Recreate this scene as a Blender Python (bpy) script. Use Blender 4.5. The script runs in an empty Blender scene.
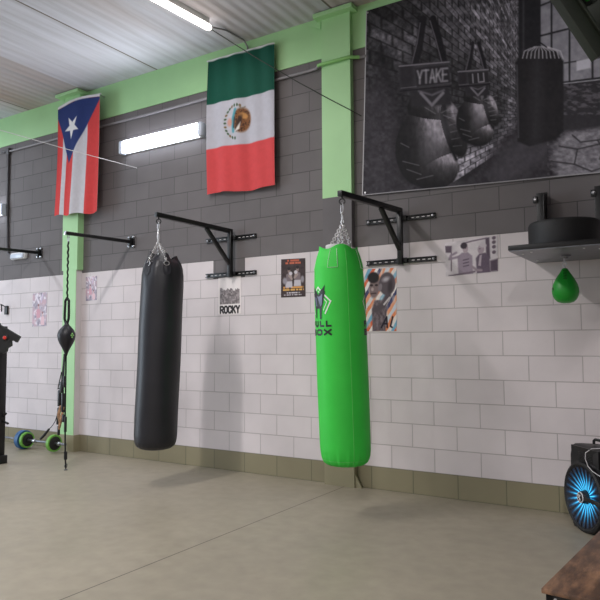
import bpy, bmesh, math, random
import numpy as np
from mathutils import Vector, Matrix
random.seed(7)
PI = math.pi
S = bpy.context.scene
COL = S.collection

# ------------------------------------------------------------------ colour / materials
def lin(c):
    c = np.asarray(c, dtype=float) / 255.0
    return np.where(c <= 0.04045, c / 12.92, ((c + 0.055) / 1.055) ** 2.4)

def rgba(c):
    l = lin(c)
    return (float(l[0]), float(l[1]), float(l[2]), 1.0)

def nodes(name):
    m = bpy.data.materials.new(name)
    m.use_nodes = True
    nt = m.node_tree
    b = nt.nodes['Principled BSDF']
    return m, nt, b

def N(nt, t, **kw):
    n = nt.nodes.new(t)
    for k, v in kw.items():
        if k in n.inputs:
            n.inputs[k].default_value = v
        else:
            setattr(n, k, v)
    return n

def ramp(nt, stops):
    r = nt.nodes.new('ShaderNodeValToRGB')
    el = r.color_ramp.elements
    el[0].position, el[0].color = stops[0]
    el[1].position, el[1].color = stops[-1]
    for p, c in stops[1:-1]:
        e = el.new(p)
        e.color = c
    return r

def mat(name, c, rough=0.5, metal=0.0, var=0.08, scale=8.0, bump=0.0, bscale=60.0, spec=0.5, sheen=0.0):
    """plain procedural surface: base colour with a little noise variation and bump"""
    m, nt, b = nodes(name)
    tc = N(nt, 'ShaderNodeTexCoord')
    no = N(nt, 'ShaderNodeTexNoise', Scale=scale, Detail=4.0)
    nt.links.new(tc.outputs['Object'], no.inputs['Vector'])
    l = lin(c)
    a = tuple(float(x) for x in np.clip(l * (1 - var), 0, 1)) + (1,)
    d = tuple(float(x) for x in np.clip(l * (1 + var), 0, 1)) + (1,)
    r = ramp(nt, [(0.3, a), (0.7, d)])
    nt.links.new(no.outputs['Fac'], r.inputs['Fac'])
    nt.links.new(r.outputs['Color'], b.inputs['Base Color'])
    b.inputs['Roughness'].default_value = rough
    b.inputs['Metallic'].default_value = metal
    b.inputs['Specular IOR Level'].default_value = spec
    if sheen:
        b.inputs['Sheen Weight'].default_value = sheen
    if bump:
        n2 = N(nt, 'ShaderNodeTexNoise', Scale=bscale, Detail=3.0)
        nt.links.new(tc.outputs['Object'], n2.inputs['Vector'])
        bp = N(nt, 'ShaderNodeBump', Strength=bump, Distance=0.01)
        nt.links.new(n2.outputs['Fac'], bp.inputs['Height'])
        nt.links.new(bp.outputs['Normal'], b.inputs['Normal'])
    return m

def emat(name, c, strength):
    m, nt, b = nodes(name)
    b.inputs['Base Color'].default_value = rgba((230, 232, 235))
    b.inputs['Emission Color'].default_value = rgba(c)
    b.inputs['Emission Strength'].default_value = strength
    return m

def print_mat(name, rough=0.55):
    """a printed / dyed surface: its pattern is the mesh's colour attribute"""
    m, nt, b = nodes(name)
    a = N(nt, 'ShaderNodeAttribute', attribute_name='print')
    nt.links.new(a.outputs['Color'], b.inputs['Base Color'])
    b.inputs['Roughness'].default_value = rough
    b.inputs['Specular IOR Level'].default_value = 0.25
    return m

def block_mat(name, c, joint, var=0.10, rough=0.75, jb=0.55, stain=None):
    """painted concrete block masonry, 40 x 20 cm, coordinates in metres from the UV map"""
    m, nt, b = nodes(name)
    uv = N(nt, 'ShaderNodeUVMap')
    br = N(nt, 'ShaderNodeTexBrick')
    br.offset = 0.5; br.offset_frequency = 2; br.squash = 1.0
    l = lin(c)
    br.inputs['Color1'].default_value = tuple(float(x) for x in l * (1 - var)) + (1,)
    br.inputs['Color2'].default_value = tuple(float(x) for x in np.clip(l * (1 + var), 0, 1)) + (1,)
    br.inputs['Mortar'].default_value = rgba(joint)
    br.inputs['Scale'].default_value = 1.0
    br.inputs['Mortar Size'].default_value = 0.0036
    br.inputs['Mortar Smooth'].default_value = 0.25
    br.inputs['Brick Width'].default_value = 0.39945
    br.inputs['Row Height'].default_value = 0.2
    nt.links.new(uv.outputs['UV'], br.inputs['Vector'])
    n1 = N(nt, 'ShaderNodeTexNoise', Scale=1.7, Detail=5.0)
    nt.links.new(uv.outputs['UV'], n1.inputs['Vector'])
    r1 = ramp(nt, [(0.25, (0.86, 0.86, 0.86, 1)), (0.75, (1.06, 1.06, 1.06, 1))])
    nt.links.new(n1.outputs['Fac'], r1.inputs['Fac'])
    mx = N(nt, 'ShaderNodeMix', data_type='RGBA', blend_type='MULTIPLY')
    mx.inputs[0].default_value = 1.0
    nt.links.new(br.outputs['Color'], mx.inputs[6])
    nt.links.new(r1.outputs['Color'], mx.inputs[7])
    nt.links.new(mx.outputs[2], b.inputs['Base Color'])
    b.inputs['Roughness'].default_value = rough
    n2 = N(nt, 'ShaderNodeTexNoise', Scale=45.0, Detail=4.0)
    nt.links.new(uv.outputs['UV'], n2.inputs['Vector'])
    inv = N(nt, 'ShaderNodeMath', operation='SUBTRACT')
    inv.inputs[0].default_value = 1.0
    nt.links.new(br.outputs['Fac'], inv.inputs[1])
    ad = N(nt, 'ShaderNodeMath', operation='MULTIPLY_ADD')
    nt.links.new(n2.outputs['Fac'], ad.inputs[0])
    ad.inputs[1].default_value = 0.18
    nt.links.new(inv.outputs[0], ad.inputs[2])
    bp = N(nt, 'ShaderNodeBump', Strength=jb, Distance=0.006)
    nt.links.new(ad.outputs[0], bp.inputs['Height'])
    nt.links.new(bp.outputs['Normal'], b.inputs['Normal'])
    return m

M = {}
M['white_block'] = block_mat('white_painted_block', (221, 212, 214), (180, 172, 173), var=0.03)
M['grey_block'] = block_mat('grey_painted_block', (110, 105, 106), (80, 77, 78), var=0.05)
M['olive_block'] = block_mat('olive_painted_block', (142, 134, 108), (102, 103, 82), var=0.05)
M['white_paint'] = mat('white_wall_paint', (214, 208, 208), 0.7, var=0.04, scale=4)
M['grey_paint'] = mat('grey_wall_paint', (104, 100, 102), 0.75, var=0.10, scale=3, bump=0.1)
M['olive_paint'] = mat('olive_wall_paint', (150, 143, 116), 0.7, var=0.06, scale=4)
M['green_paint'] = mat('light_green_paint', (168, 215, 156), 0.5, var=0.04, scale=2.5, bump=0.05)
M['black_metal'] = mat('black_powder_coat', (22, 22, 24), 0.38, 0.0, 0.15, 30)
M['black_plastic'] = mat('black_plastic', (24, 24, 27), 0.45, var=0.15, scale=12, bump=0.05)
M['black_rubber'] = mat('black_rubber', (28, 28, 30), 0.6, var=0.2, scale=14, bump=0.1)
M['steel'] = mat('zinc_steel', (190, 190, 194), 0.28, 0.9, 0.1, 40)
M['dark_steel'] = mat('dark_steel', (120, 122, 128), 0.35, 0.8, 0.15, 20)
M['chain'] = mat('chain_steel', (215, 213, 214), 0.3, 0.75, 0.1, 60)
M['grey_pipe'] = mat('grey_conduit', (140, 136, 140), 0.5, var=0.05)
M['dark_pipe'] = mat('dark_grey_conduit', (78, 76, 80), 0.5, var=0.08)
M['green_pipe'] = mat('green_conduit_paint', (140, 200, 118), 0.5, var=0.03)
M['white_plastic'] = mat('white_plastic', (226, 226, 228), 0.4, var=0.03)
M['paper'] = mat('white_paper', (232, 226, 226), 0.8, var=0.03)
M['webbing'] = mat('black_webbing', (26, 26, 27), 0.85, var=0.25, scale=70)
M['tan'] = mat('tan_camouflage_sleeve', (168, 132, 102), 0.85, var=0.5, scale=25)
M['red'] = mat('red_plastic', (214, 48, 34), 0.4, var=0.05)
M['bag_black'] = mat('black_vinyl', (35, 35, 41), 0.42, var=0.12, scale=5, bump=0.12, bscale=45, spec=0.4)
M['bag_green'] = mat('green_vinyl', (58, 204, 70), 0.55, var=0.05, scale=5, bump=0.05, bscale=70, spec=0.35)
M['bag_green_seam'] = mat('green_stitching', (96, 200, 96), 0.7, var=0.05)
M['ball_green'] = mat('green_leather', (24, 160, 46), 0.42, var=0.06, scale=10, bump=0.06)
M['print_black'] = mat('black_print', (16, 22, 22), 0.5, var=0.1)
M['print_white'] = mat('white_print', (226, 236, 226), 0.5, var=0.03)
M['print_silver'] = mat('silver_print', (92, 96, 120), 0.4, var=0.35, scale=18)
M['foam'] = mat('white_foam', (225, 222, 222), 0.8, var=0.03)
M['lens'] = emat('lit_diffuser', (236, 243, 255), 6.5)
M['tube'] = emat('lit_tube_diffuser', (255, 244, 236), 6.0)
M['clear_end'] = mat('translucent_end_cap', (205, 214, 228), 0.25, var=0.05)
M['banner'] = print_mat('printed_banner_vinyl', 0.75)
M['poster'] = print_mat('printed_poster_paper', 0.45)
M['flag'] = print_mat('printed_flag_cloth', 0.8)
M['blue_rubber'] = mat('blue_rubber', (52, 100, 150), 0.5, var=0.08)
M['lime_rubber'] = mat('lime_green_rubber', (112, 176, 72), 0.5, var=0.08)
M['olive_metal'] = mat('dark_green_metal', (30, 36, 28), 0.5, 0.0, 0.15, 6)
M['green_glint'] = mat('green_glint', (58, 150, 62), 0.45, 0.0, 0.1, 6)  # bright colour for the painted glints on the upper right frame
M['cable_white'] = mat('pale_cable', (216, 214, 216), 0.5, var=0.03)
M['cable_black'] = mat('dark_cable', (48, 54, 46), 0.6, var=0.1)

def wood_mat():
    m, nt, b = nodes('rustic_brown_wood')
    tc = N(nt, 'ShaderNodeTexCoord')
    mp = N(nt, 'ShaderNodeMapping')
    mp.inputs['Scale'].default_value = (7.0, 1.6, 5.0)
    nt.links.new(tc.outputs['Object'], mp.inputs['Vector'])
    n1 = N(nt, 'ShaderNodeTexNoise', Scale=2.0, Detail=9.0, Roughness=0.7)
    nt.links.new(mp.outputs['Vector'], n1.inputs['Vector'])
    r = ramp(nt, [(0.30, rgba((56, 45, 39))), (0.47, rgba((104, 78, 62))), (0.58, rgba((142, 106, 80))), (0.75, rgba((170, 132, 102)))])
    nt.links.new(n1.outputs['Fac'], r.inputs['Fac'])
    n2 = N(nt, 'ShaderNodeTexNoise', Scale=4.0, Detail=4.0)
    nt.links.new(tc.outputs['Object'], n2.inputs['Vector'])
    r2 = ramp(nt, [(0.42, (0.45, 0.42, 0.42, 1)), (0.62, (1, 1, 1, 1))])
    nt.links.new(n2.outputs['Fac'], r2.inputs['Fac'])
    mx = N(nt, 'ShaderNodeMix', data_type='RGBA', blend_type='MULTIPLY')
    mx.inputs[0].default_value = 0.9
    nt.links.new(r.outputs['Color'], mx.inputs[6]); nt.links.new(r2.outputs['Color'], mx.inputs[7])
    nt.links.new(mx.outputs[2], b.inputs['Base Color'])
    b.inputs['Roughness'].default_value = 0.5
    return m
M['wood'] = wood_mat()

def floor_mat():
    m, nt, b = nodes('polished_concrete_floor')
    tc = N(nt, 'ShaderNodeTexCoord')
    n1 = N(nt, 'ShaderNodeTexNoise', Scale=0.9, Detail=7.0, Roughness=0.6)
    nt.links.new(tc.outputs['Object'], n1.inputs['Vector'])
    r = ramp(nt, [(0.3, rgba((151, 143, 126))), (0.52, rgba((158, 149, 132))), (0.72, rgba((167, 158, 141)))])
    nt.links.new(n1.outputs['Fac'], r.inputs['Fac'])
    n2 = N(nt, 'ShaderNodeTexNoise', Scale=9.0, Detail=6.0)
    nt.links.new(tc.outputs['Object'], n2.inputs['Vector'])
    r2 = ramp(nt, [(0.3, (0.90, 0.90, 0.90, 1)), (0.7, (1.05, 1.05, 1.05, 1))])
    nt.links.new(n2.outputs['Fac'], r2.inputs['Fac'])
    mx = N(nt, 'ShaderNodeMix', data_type='RGBA', blend_type='MULTIPLY'); mx.inputs[0].default_value = 1.0
    nt.links.new(r.outputs['Color'], mx.inputs[6]); nt.links.new(r2.outputs['Color'], mx.inputs[7])
    # sawn control joints every 4.6 m, one at X = -1.05
    sx = N(nt, 'ShaderNodeSeparateXYZ'); nt.links.new(tc.outputs['Object'], sx.inputs[0])
    a = N(nt, 'ShaderNodeMath', operation='ADD'); a.inputs[1].default_value = 1.05
    nt.links.new(sx.outputs['X'], a.inputs[0])
    pp = N(nt, 'ShaderNodeMath', operation='PINGPONG'); pp.inputs[1].default_value = 2.6
    nt.links.new(a.outputs[0], pp.inputs[0])
    lt = N(nt, 'ShaderNodeMath', operation='LESS_THAN'); lt.inputs[1].default_value = 0.0045
    nt.links.new(pp.outputs[0], lt.inputs[0])
    m2 = N(nt, 'ShaderNodeMix', data_type='RGBA', blend_type='MIX')
    nt.links.new(lt.outputs[0], m2.inputs[0]); nt.links.new(mx.outputs[2], m2.inputs[6])
    m2.inputs[7].default_value = rgba((84, 78, 68))
    nt.links.new(m2.outputs[2], b.inputs['Base Color'])
    rr = ramp(nt, [(0.3, (0.38, 0.38, 0.38, 1)), (0.7, (0.55, 0.55, 0.55, 1))])
    nt.links.new(n1.outputs['Fac'], rr.inputs['Fac']); nt.links.new(rr.outputs['Color'], b.inputs['Roughness'])
    bp = N(nt, 'ShaderNodeBump', Strength=0.06, Distance=0.01)
    nt.links.new(n2.outputs['Fac'], bp.inputs['Height']); nt.links.new(bp.outputs['Normal'], b.inputs['Normal'])
    return m

def ceiling_mat():
    m, nt, b = nodes('ribbed_concrete_ceiling')
    tc = N(nt, 'ShaderNodeTexCoord')
    mp = N(nt, 'ShaderNodeMapping'); mp.inputs['Scale'].default_value = (9.0, 0.55, 1.0)
    nt.links.new(tc.outputs['Object'], mp.inputs['Vector'])
    n1 = N(nt, 'ShaderNodeTexNoise', Scale=1.2, Detail=7.0, Roughness=0.6)
    nt.links.new(mp.outputs['Vector'], n1.inputs['Vector'])
    r = ramp(nt, [(0.25, rgba((178, 178, 184))), (0.5, rgba((198, 199, 208))), (0.75, rgba((210, 211, 221)))])
    nt.links.new(n1.outputs['Fac'], r.inputs['Fac'])
    # broad rust / damp stains
    mp2 = N(nt, 'ShaderNodeMapping'); mp2.inputs['Scale'].default_value = (0.8, 0.22, 1.0)
    mp2.inputs['Location'].default_value = (0.35, 0.1, 0.0)
    nt.links.new(tc.outputs['Object'], mp2.inputs['Vector'])
    n3 = N(nt, 'ShaderNodeTexNoise', Scale=1.0, Detail=4.0); nt.links.new(mp2.outputs['Vector'], n3.inputs['Vector'])
    r3 = ramp(nt, [(0.5, (1, 1, 1, 1)), (0.72, (0.80, 0.68, 0.58, 1))])
    nt.links.new(n3.outputs['Fac'], r3.inputs['Fac'])
    mx = N(nt, 'ShaderNodeMix', data_type='RGBA', blend_type='MULTIPLY'); mx.inputs[0].default_value = 1.0
    nt.links.new(r.outputs['Color'], mx.inputs[6]); nt.links.new(r3.outputs['Color'], mx.inputs[7])
    sx = N(nt, 'ShaderNodeSeparateXYZ'); nt.links.new(tc.outputs['Object'], sx.inputs[0])
    a = N(nt, 'ShaderNodeMath', operation='ADD'); a.inputs[1].default_value = 3.51
    nt.links.new(sx.outputs['X'], a.inputs[0])
    pp = N(nt, 'ShaderNodeMath', operation='PINGPONG'); pp.inputs[1].default_value = 1.2
    nt.links.new(a.outputs[0], pp.inputs[0])
    lt = N(nt, 'ShaderNodeMath', operation='LESS_THAN'); lt.inputs[1].default_value = 0.011
    nt.links.new(pp.outputs[0], lt.inputs[0])
    m2 = N(nt, 'ShaderNodeMix', data_type='RGBA', blend_type='MIX')
    prev = mx.outputs[2]
    for xa, xb, tint in ((-5.91, -4.71, (0.80, 0.71, 0.64, 1)), (-1.11, 0.09, (0.74, 0.62, 0.54, 1))):   # two rust-stained planks
        g1 = N(nt, 'ShaderNodeMath', operation='GREATER_THAN'); g1.inputs[1].default_value = xa
        g2 = N(nt, 'ShaderNodeMath', operation='LESS_THAN'); g2.inputs[1].default_value = xb
        nt.links.new(sx.outputs['X'], g1.inputs[0]); nt.links.new(sx.outputs['X'], g2.inputs[0])
        gm = N(nt, 'ShaderNodeMath', operation='MULTIPLY'); nt.links.new(g1.outputs[0], gm.inputs[0]); nt.links.new(g2.outputs[0], gm.inputs[1])
        gn = N(nt, 'ShaderNodeMath', operation='MULTIPLY'); nt.links.new(gm.outputs[0], gn.inputs[0]); nt.links.new(n1.outputs['Fac'], gn.inputs[1])
        gk = N(nt, 'ShaderNodeMath', operation='MULTIPLY'); gk.inputs[1].default_value = 1.6; gk.use_clamp = True; nt.links.new(gn.outputs[0], gk.inputs[0])
        mk = N(nt, 'ShaderNodeMix', data_type='RGBA', blend_type='MULTIPLY')
        nt.links.new(gk.outputs[0], mk.inputs[0]); nt.links.new(prev, mk.inputs[6]); mk.inputs[7].default_value = tint
        prev = mk.outputs[2]
    nt.links.new(lt.outputs[0], m2.inputs[0]); nt.links.new(prev, m2.inputs[6])
    m2.inputs[7].default_value = rgba((112, 104, 98))
    nt.links.new(m2.outputs[2], b.inputs['Base Color'])
    b.inputs['Roughness'].default_value = 0.8
    w = N(nt, 'ShaderNodeMath', operation='MULTIPLY'); w.inputs[1].default_value = 2 * PI / 0.12
    nt.links.new(sx.outputs['X'], w.inputs[0])
    sn = N(nt, 'ShaderNodeMath', operation='SINE'); nt.links.new(w.outputs[0], sn.inputs[0])
    bp = N(nt, 'ShaderNodeBump', Strength=0.5, Distance=0.006)
    nt.links.new(sn.outputs[0], bp.inputs['Height']); nt.links.new(bp.outputs['Normal'], b.inputs['Normal'])
    return m
M['floor'] = floor_mat()
M['ceiling'] = ceiling_mat()

# ------------------------------------------------------------------ mesh building
ORIGIN = {}

class MB:
    def __init__(s):
        s.v = []; s.f = []; s.mi = []; s.k = 0
    def add(s, vs, fs):
        o = len(s.v)
        s.v += [tuple(x) for x in vs]
        for f in fs:
            s.f.append(tuple(i + o for i in f)); s.mi.append(s.k)
        return s
    def slot(s, k):
        s.k = k; return s
    def box(s, lo, hi, bev=0.0, rot=None, piv=None):
        lo = Vector(lo); hi = Vector(hi)
        bm = bmesh.new()
        bmesh.ops.create_cube(bm, size=1.0)
        c = (lo + hi) / 2; d = hi - lo
        for v in bm.verts:
            v.co = Vector((v.co.x * d.x, v.co.y * d.y, v.co.z * d.z)) + c
        if bev > 0:
            bmesh.ops.bevel(bm, geom=list(bm.edges), offset=min(bev, 0.49 * min(d)), segments=2, affect='EDGES', profile=0.5)
        if rot is not None:
            p = Vector(piv) if piv is not None else c
            for v in bm.verts:
                v.co = rot @ (v.co - p) + p
        bm.verts.ensure_lookup_table(); bm.verts.index_update()
        s.add([v.co[:] for v in bm.verts], [[v.index for v in f.verts] for f in bm.faces])
        bm.free(); return s
    def bar(s, p0, p1, w, h, up=(0, 0, 1), bev=0.003):
        p0 = Vector(p0); p1 = Vector(p1); d = p1 - p0; L = d.length; d.normalize()
        u = Vector(up); x = d.cross(u)
        if x.length < 1e-4: x = d.cross(Vector((1, 0, 0)))
        x.normalize(); z = x.cross(d)
        R = Matrix((x, d, z)).transposed()
        o = MB().box((-w / 2, 0, -h / 2), (w / 2, L, h / 2), bev)
        return s.add([R @ Vector(v) + p0 for v in o.v], o.f)
    def tube(s, pts, r, seg=8, cap=True):
        pts = [Vector(p) for p in pts]; n = len(pts)
        rr = r if isinstance(r, (list, tuple)) else [r] * n
        vs = []; fs = []; x = None
        for i, p in enumerate(pts):
            d = (pts[min(i + 1, n - 1)] - pts[max(i - 1, 0)]).normalized()
            if x is None:
                a = Vector((0, 0, 1)) if abs(d.z) < 0.9 else Vector((1, 0, 0))
                x = d.cross(a).normalized()
            else:
                x = (x - d * x.dot(d)).normalized()
            y = d.cross(x)
            for k in range(seg):
                t = 2 * PI * k / seg
                vs.append(p + (x * math.cos(t) + y * math.sin(t)) * rr[i])
        for i in range(n - 1):
            for k in range(seg):
                k2 = (k + 1) % seg
                fs.append((i * seg + k, i * seg + k2, (i + 1) * seg + k2, (i + 1) * seg + k))
        if cap:
            fs.append(tuple(range(seg - 1, -1, -1))); fs.append(tuple(range((n - 1) * seg, n * seg)))
        return s.add(vs, fs)
    def cyl(s, p0, p1, r, seg=24):
        return s.tube([p0, p1], r, seg)
    def lathe(s, prof, c=(0, 0, 0), axis=(0, 0, 1), seg=32, close=True):
        """prof = list of (radius, height) along axis"""
        c = Vector(c); a = Vector(axis).normalized()
        t = Vector((0, 0, 1)) if abs(a.z) < 0.9 else Vector((1, 0, 0))
        x = t.cross(a).normalized() if abs(a.z) < 0.9 else Vector((1, 0, 0))
        y = a.cross(x)
        vs = []; fs = []
        for r, h in prof:
            for k in range(seg):
                th = 2 * PI * k / seg
                vs.append(c + a * h + (x * math.cos(th) + y * math.sin(th)) * r)
        for i in range(len(prof) - 1):
            for k in range(seg):
                k2 = (k + 1) % seg
                fs.append((i * seg + k, i * seg + k2, (i + 1) * seg + k2, (i + 1) * seg + k))
        if close:
            fs.append(tuple(range(seg - 1, -1, -1)))
            fs.append(tuple(range((len(prof) - 1) * seg, len(prof) * seg)))
        return s.add(vs, fs)
    def ring(s, c, n, R, r, R2=None, seg=16, sub=6, up=None):
        """oval ring of bar radius r; R along 'up', R2 across"""
        c = Vector(c); n = Vector(n).normalized()
        u = Vector(up) if up is not None else (Vector((0, 0, 1)) if abs(n.z) < 0.9 else Vector((1, 0, 0)))
        u = (u - n * u.dot(n)).normalized(); w = n.cross(u); R2 = R2 or R
        pts = [c + u * R * math.cos(2 * PI * k / seg) + w * R2 * math.sin(2 * PI * k / seg) for k in range(seg)]
        vs = []; fs = []
        for k, p in enumerate(pts):
            o = (p - c).normalized()
            for j in range(sub):
                t = 2 * PI * j / sub
                vs.append(p + (o * math.cos(t) + n * math.sin(t)) * r)
        for k in range(seg):
            k2 = (k + 1) % seg
            for j in range(sub):
                j2 = (j + 1) % sub
                fs.append((k * sub + j, k * sub + j2, k2 * sub + j2, k2 * sub + j))
        return s.add(vs, fs)
    def chain(s, p0, p1, n, r=0.0028, wide=0.010):
        p0 = Vector(p0); p1 = Vector(p1); d = (p1 - p0); L = d.length; d.normalize()
        a = d.cross(Vector((1, 0.3, 0.1))).normalized(); b = d.cross(a)
        for i in range(n):
            c = p0.lerp(p1, (i + 0.5) / n)
            s.ring(c, a if i % 2 else b, L / n * 0.68, r, wide, seg=10, sub=5, up=d)
        return s
    def prism(s, poly, o, x, y, n, t):
        """polygon in the plane (o; x, y) extruded by t along n"""
        o = Vector(o); x = Vector(x); y = Vector(y); n = Vector(n); k = len(poly)
        vs = [o + x * a + y * b for a, b in poly] + [o + x * a + y * b + n * t for a, b in poly]
        fs = [tuple(range(k)), tuple(range(2 * k - 1, k - 1, -1))]
        fs += [(i, i + k, (i + 1) % k + k, (i + 1) % k) for i in range(k)]
        return s.add(vs, fs)
    def build(s, name, mats, parent=None, smooth=True, col=None, origin=None):
        me = bpy.data.meshes.new(name)
        if parent is not None:
            o = ORIGIN[parent.name]
        elif origin is not None:
            o = Vector(origin)
        else:
            a = np.array(s.v); lo = a.min(0); hi = a.max(0)
            o = Vector(((lo[0] + hi[0]) / 2, (lo[1] + hi[1]) / 2, lo[2]))
        me.from_pydata([tuple(Vector(v) - o) for v in s.v], [], s.f)
        me.update()
        bm = bmesh.new(); bm.from_mesh(me)
        bmesh.ops.recalc_face_normals(bm, faces=bm.faces)
        bm.to_mesh(me); bm.free()
        if not isinstance(mats, (list, tuple)): mats = [mats]
        for m in mats: me.materials.append(m)
        me.polygons.foreach_set('material_index', s.mi)
        if smooth:
            me.polygons.foreach_set('use_smooth', [True] * len(me.polygons))
            me.set_sharp_from_angle(angle=math.radians(38))
        if col is not None:
            at = me.color_attributes.new('print', 'FLOAT_COLOR', 'POINT')
            l = lin(np.clip(col, 0, 255)); full = np.ones((len(s.v), 4), dtype=np.float32); full[:, :3] = l
            at.data.foreach_set('color', full.ravel())
        ob = bpy.data.objects.new(name, me); COL.objects.link(ob)
        if parent is not None:
            ob.parent = parent
        else:
            ob.location = o
        ORIGIN[ob.name] = o
        return ob

def tag(o, label, cat, group=None):
    o['label'] = label; o['category'] = cat
    if group: o['group'] = group
    return o

def thing(name, label, cat, loc, group=None):
    o = bpy.data.objects.new(name, None); COL.objects.link(o)
    o.location = loc; o.empty_display_size = 0.1
    ORIGIN[o.name] = Vector(loc)
    return tag(o, label, cat, group)

def structure(o):
    o['kind'] = 'structure'; return o

def copy_tree(o, parent=None):
    c = o.copy(); COL.objects.link(c)
    if parent is not None: c.parent = parent
    for ch in list(o.children):
        copy_tree(ch, c)
    return c

# ------------------------------------------------------------------ print painter (numpy)
def vnoise(x, y, seed=0):
    xi = np.floor(x).astype(np.int64); yi = np.floor(y).astype(np.int64)
    fx = x - xi; fy = y - yi
    fx = fx * fx * (3 - 2 * fx); fy = fy * fy * (3 - 2 * fy)
    def h(a, b):
        n = (a * 374761393 + b * 668265263 + seed * 982451653) & 0x7fffffff
        n = ((n ^ (n >> 13)) * 1274126177) & 0x7fffffff
        return ((n ^ (n >> 16)) & 0xffff) / 65535.0
    return (h(xi, yi) * (1 - fx) + h(xi + 1, yi) * fx) * (1 - fy) + (h(xi, yi + 1) * (1 - fx) + h(xi + 1, yi + 1) * fx) * fy

def fbm(x, y, seed=0, o=3):
    t = 0; a = 0.5; n = 0
    for i in range(o):
        t = t + a * vnoise(x * 2 ** i, y * 2 ** i, seed + i); n += a; a *= 0.5
    return t / n

GLYPH = {  # strokes in a unit box, x right, y up
    'R': [[(0, 0), (0, 1), (.7, 1), (1, .85), (1, .62), (.7, .47), (0, .47)], [(.55, .47), (1, 0)]],
    'O': [[(.25, 0), (0, .2), (0, .8), (.25, 1), (.75, 1), (1, .8), (1, .2), (.75, 0), (.25, 0)]],
    'C': [[(1, .75), (1, .85), (.75, 1), (.25, 1), (0, .8), (0, .2), (.25, 0), (.75, 0), (1, .15), (1, .25)]],
    'K': [[(0, 0), (0, 1)], [(1, 1), (.08, .45)], [(.35, .6), (1, 0)]],
    'Y': [[(0, 1), (.5, .45), (1, 1)], [(.5, .45), (.5, 0)]],
    'A': [[(0, 0), (.5, 1), (1, 0)], [(.2, .35), (.8, .35)]],
    'l': [[(.4, 1), (.4, .1), (.7, 0)]], 'i': [[(.5, .6), (.5, 0)], [(.5, .85), (.5, .9)]],
    'T': [[(0, 1), (1, 1)], [(.5, 1), (.5, 0)]],
    'E': [[(1, 1), (0, 1), (0, 0), (1, 0)], [(0, .52), (.8, .52)]],
    'F': [[(1, 1), (0, 1), (0, 0)], [(0, .52), (.8, .52)]],
    'U': [[(0, 1), (0, .2), (.25, 0), (.75, 0), (1, .2), (1, 1)]],
    'L': [[(0, 1), (0, 0), (1, 0)]],
    'B': [[(0, 0), (0, 1), (.75, 1), (.95, .86), (.95, .66), (.75, .52), (0, .52)], [(.75, .52), (1, .38), (1, .16), (.75, 0), (0, 0)]],
    'X': [[(0, 0), (1, 1)], [(0, 1), (1, 0)]],
    'V': [[(0, 1), (.5, 0), (1, 1)]],
}

class Paint:
    def __init__(s, x, y, base):
        s.x = np.asarray(x, float); s.y = np.asarray(y, float)
        s.c = np.tile(np.asarray(base, float), (len(s.x), 1))
    def blend(s, a, col):
        a = np.clip(a, 0, 1)[:, None]
        s.c = s.c * (1 - a) + np.asarray(col, float) * a
        return s
    def seg(s, a, b):
        dx, dy = b[0] - a[0], b[1] - a[1]
        t = np.clip(((s.x - a[0]) * dx + (s.y - a[1]) * dy) / (dx * dx + dy * dy + 1e-12), 0, 1)
        return np.hypot(s.x - a[0] - t * dx, s.y - a[1] - t * dy)
    def sd(s, pts):
        n = len(pts); d = np.full(len(s.x), 1e9); ins = np.zeros(len(s.x), bool)
        for i in range(n):
            a = pts[i]; b = pts[(i + 1) % n]
            d = np.minimum(d, s.seg(a, b))
            if a[1] != b[1]:
                c = ((a[1] > s.y) != (b[1] > s.y)) & (s.x < (b[0] - a[0]) * (s.y - a[1]) / (b[1] - a[1]) + a[0])
                ins ^= c
        return np.where(ins, -d, d)
    def poly(s, pts, col, soft=0.5, alpha=1.0):
        return s.blend((0.5 - s.sd(pts) / (2 * soft)) * 1.0 * alpha if soft else (s.sd(pts) < 0) * alpha, col) if alpha == 1.0 else s.blend(np.clip(0.5 - s.sd(pts) / (2 * soft), 0, 1) * alpha, col)
    def line(s, pts, w, col, soft=0.4, alpha=1.0):
        d = np.full(len(s.x), 1e9)
        for a, b in zip(pts[:-1], pts[1:]):
            d = np.minimum(d, s.seg(a, b))
        return s.blend(np.clip(0.5 - (d - w / 2) / (2 * soft), 0, 1) * alpha, col)
    def ell(s, cx, cy, rx, ry, col, ang=0.0, soft=0.15, alpha=1.0):
        c, n = math.cos(ang), math.sin(ang)
        u = ((s.x - cx) * c + (s.y - cy) * n) / rx; v = (-(s.x - cx) * n + (s.y - cy) * c) / ry
        r = np.hypot(u, v)
        return s.blend(np.clip(0.5 - (r - 1) / (2 * soft), 0, 1) * alpha, col)
    def text(s, t, x, y, w, h, gap, col, lw, soft=0.3, alpha=1.0, shear=0.0, up=-1, slope=0.0):
        """letters from (x, y) = lower left; y axis of the sheet points down when up = -1"""
        for ch in t:
            for st in GLYPH[ch]:
                pts = [(x + w * a + shear * b * h, y + up * h * b + slope * (w * a)) for a, b in st]
                s.line(pts, lw, col, soft, alpha)
            x += w + gap; y += slope * (w + gap)
        return s

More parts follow.
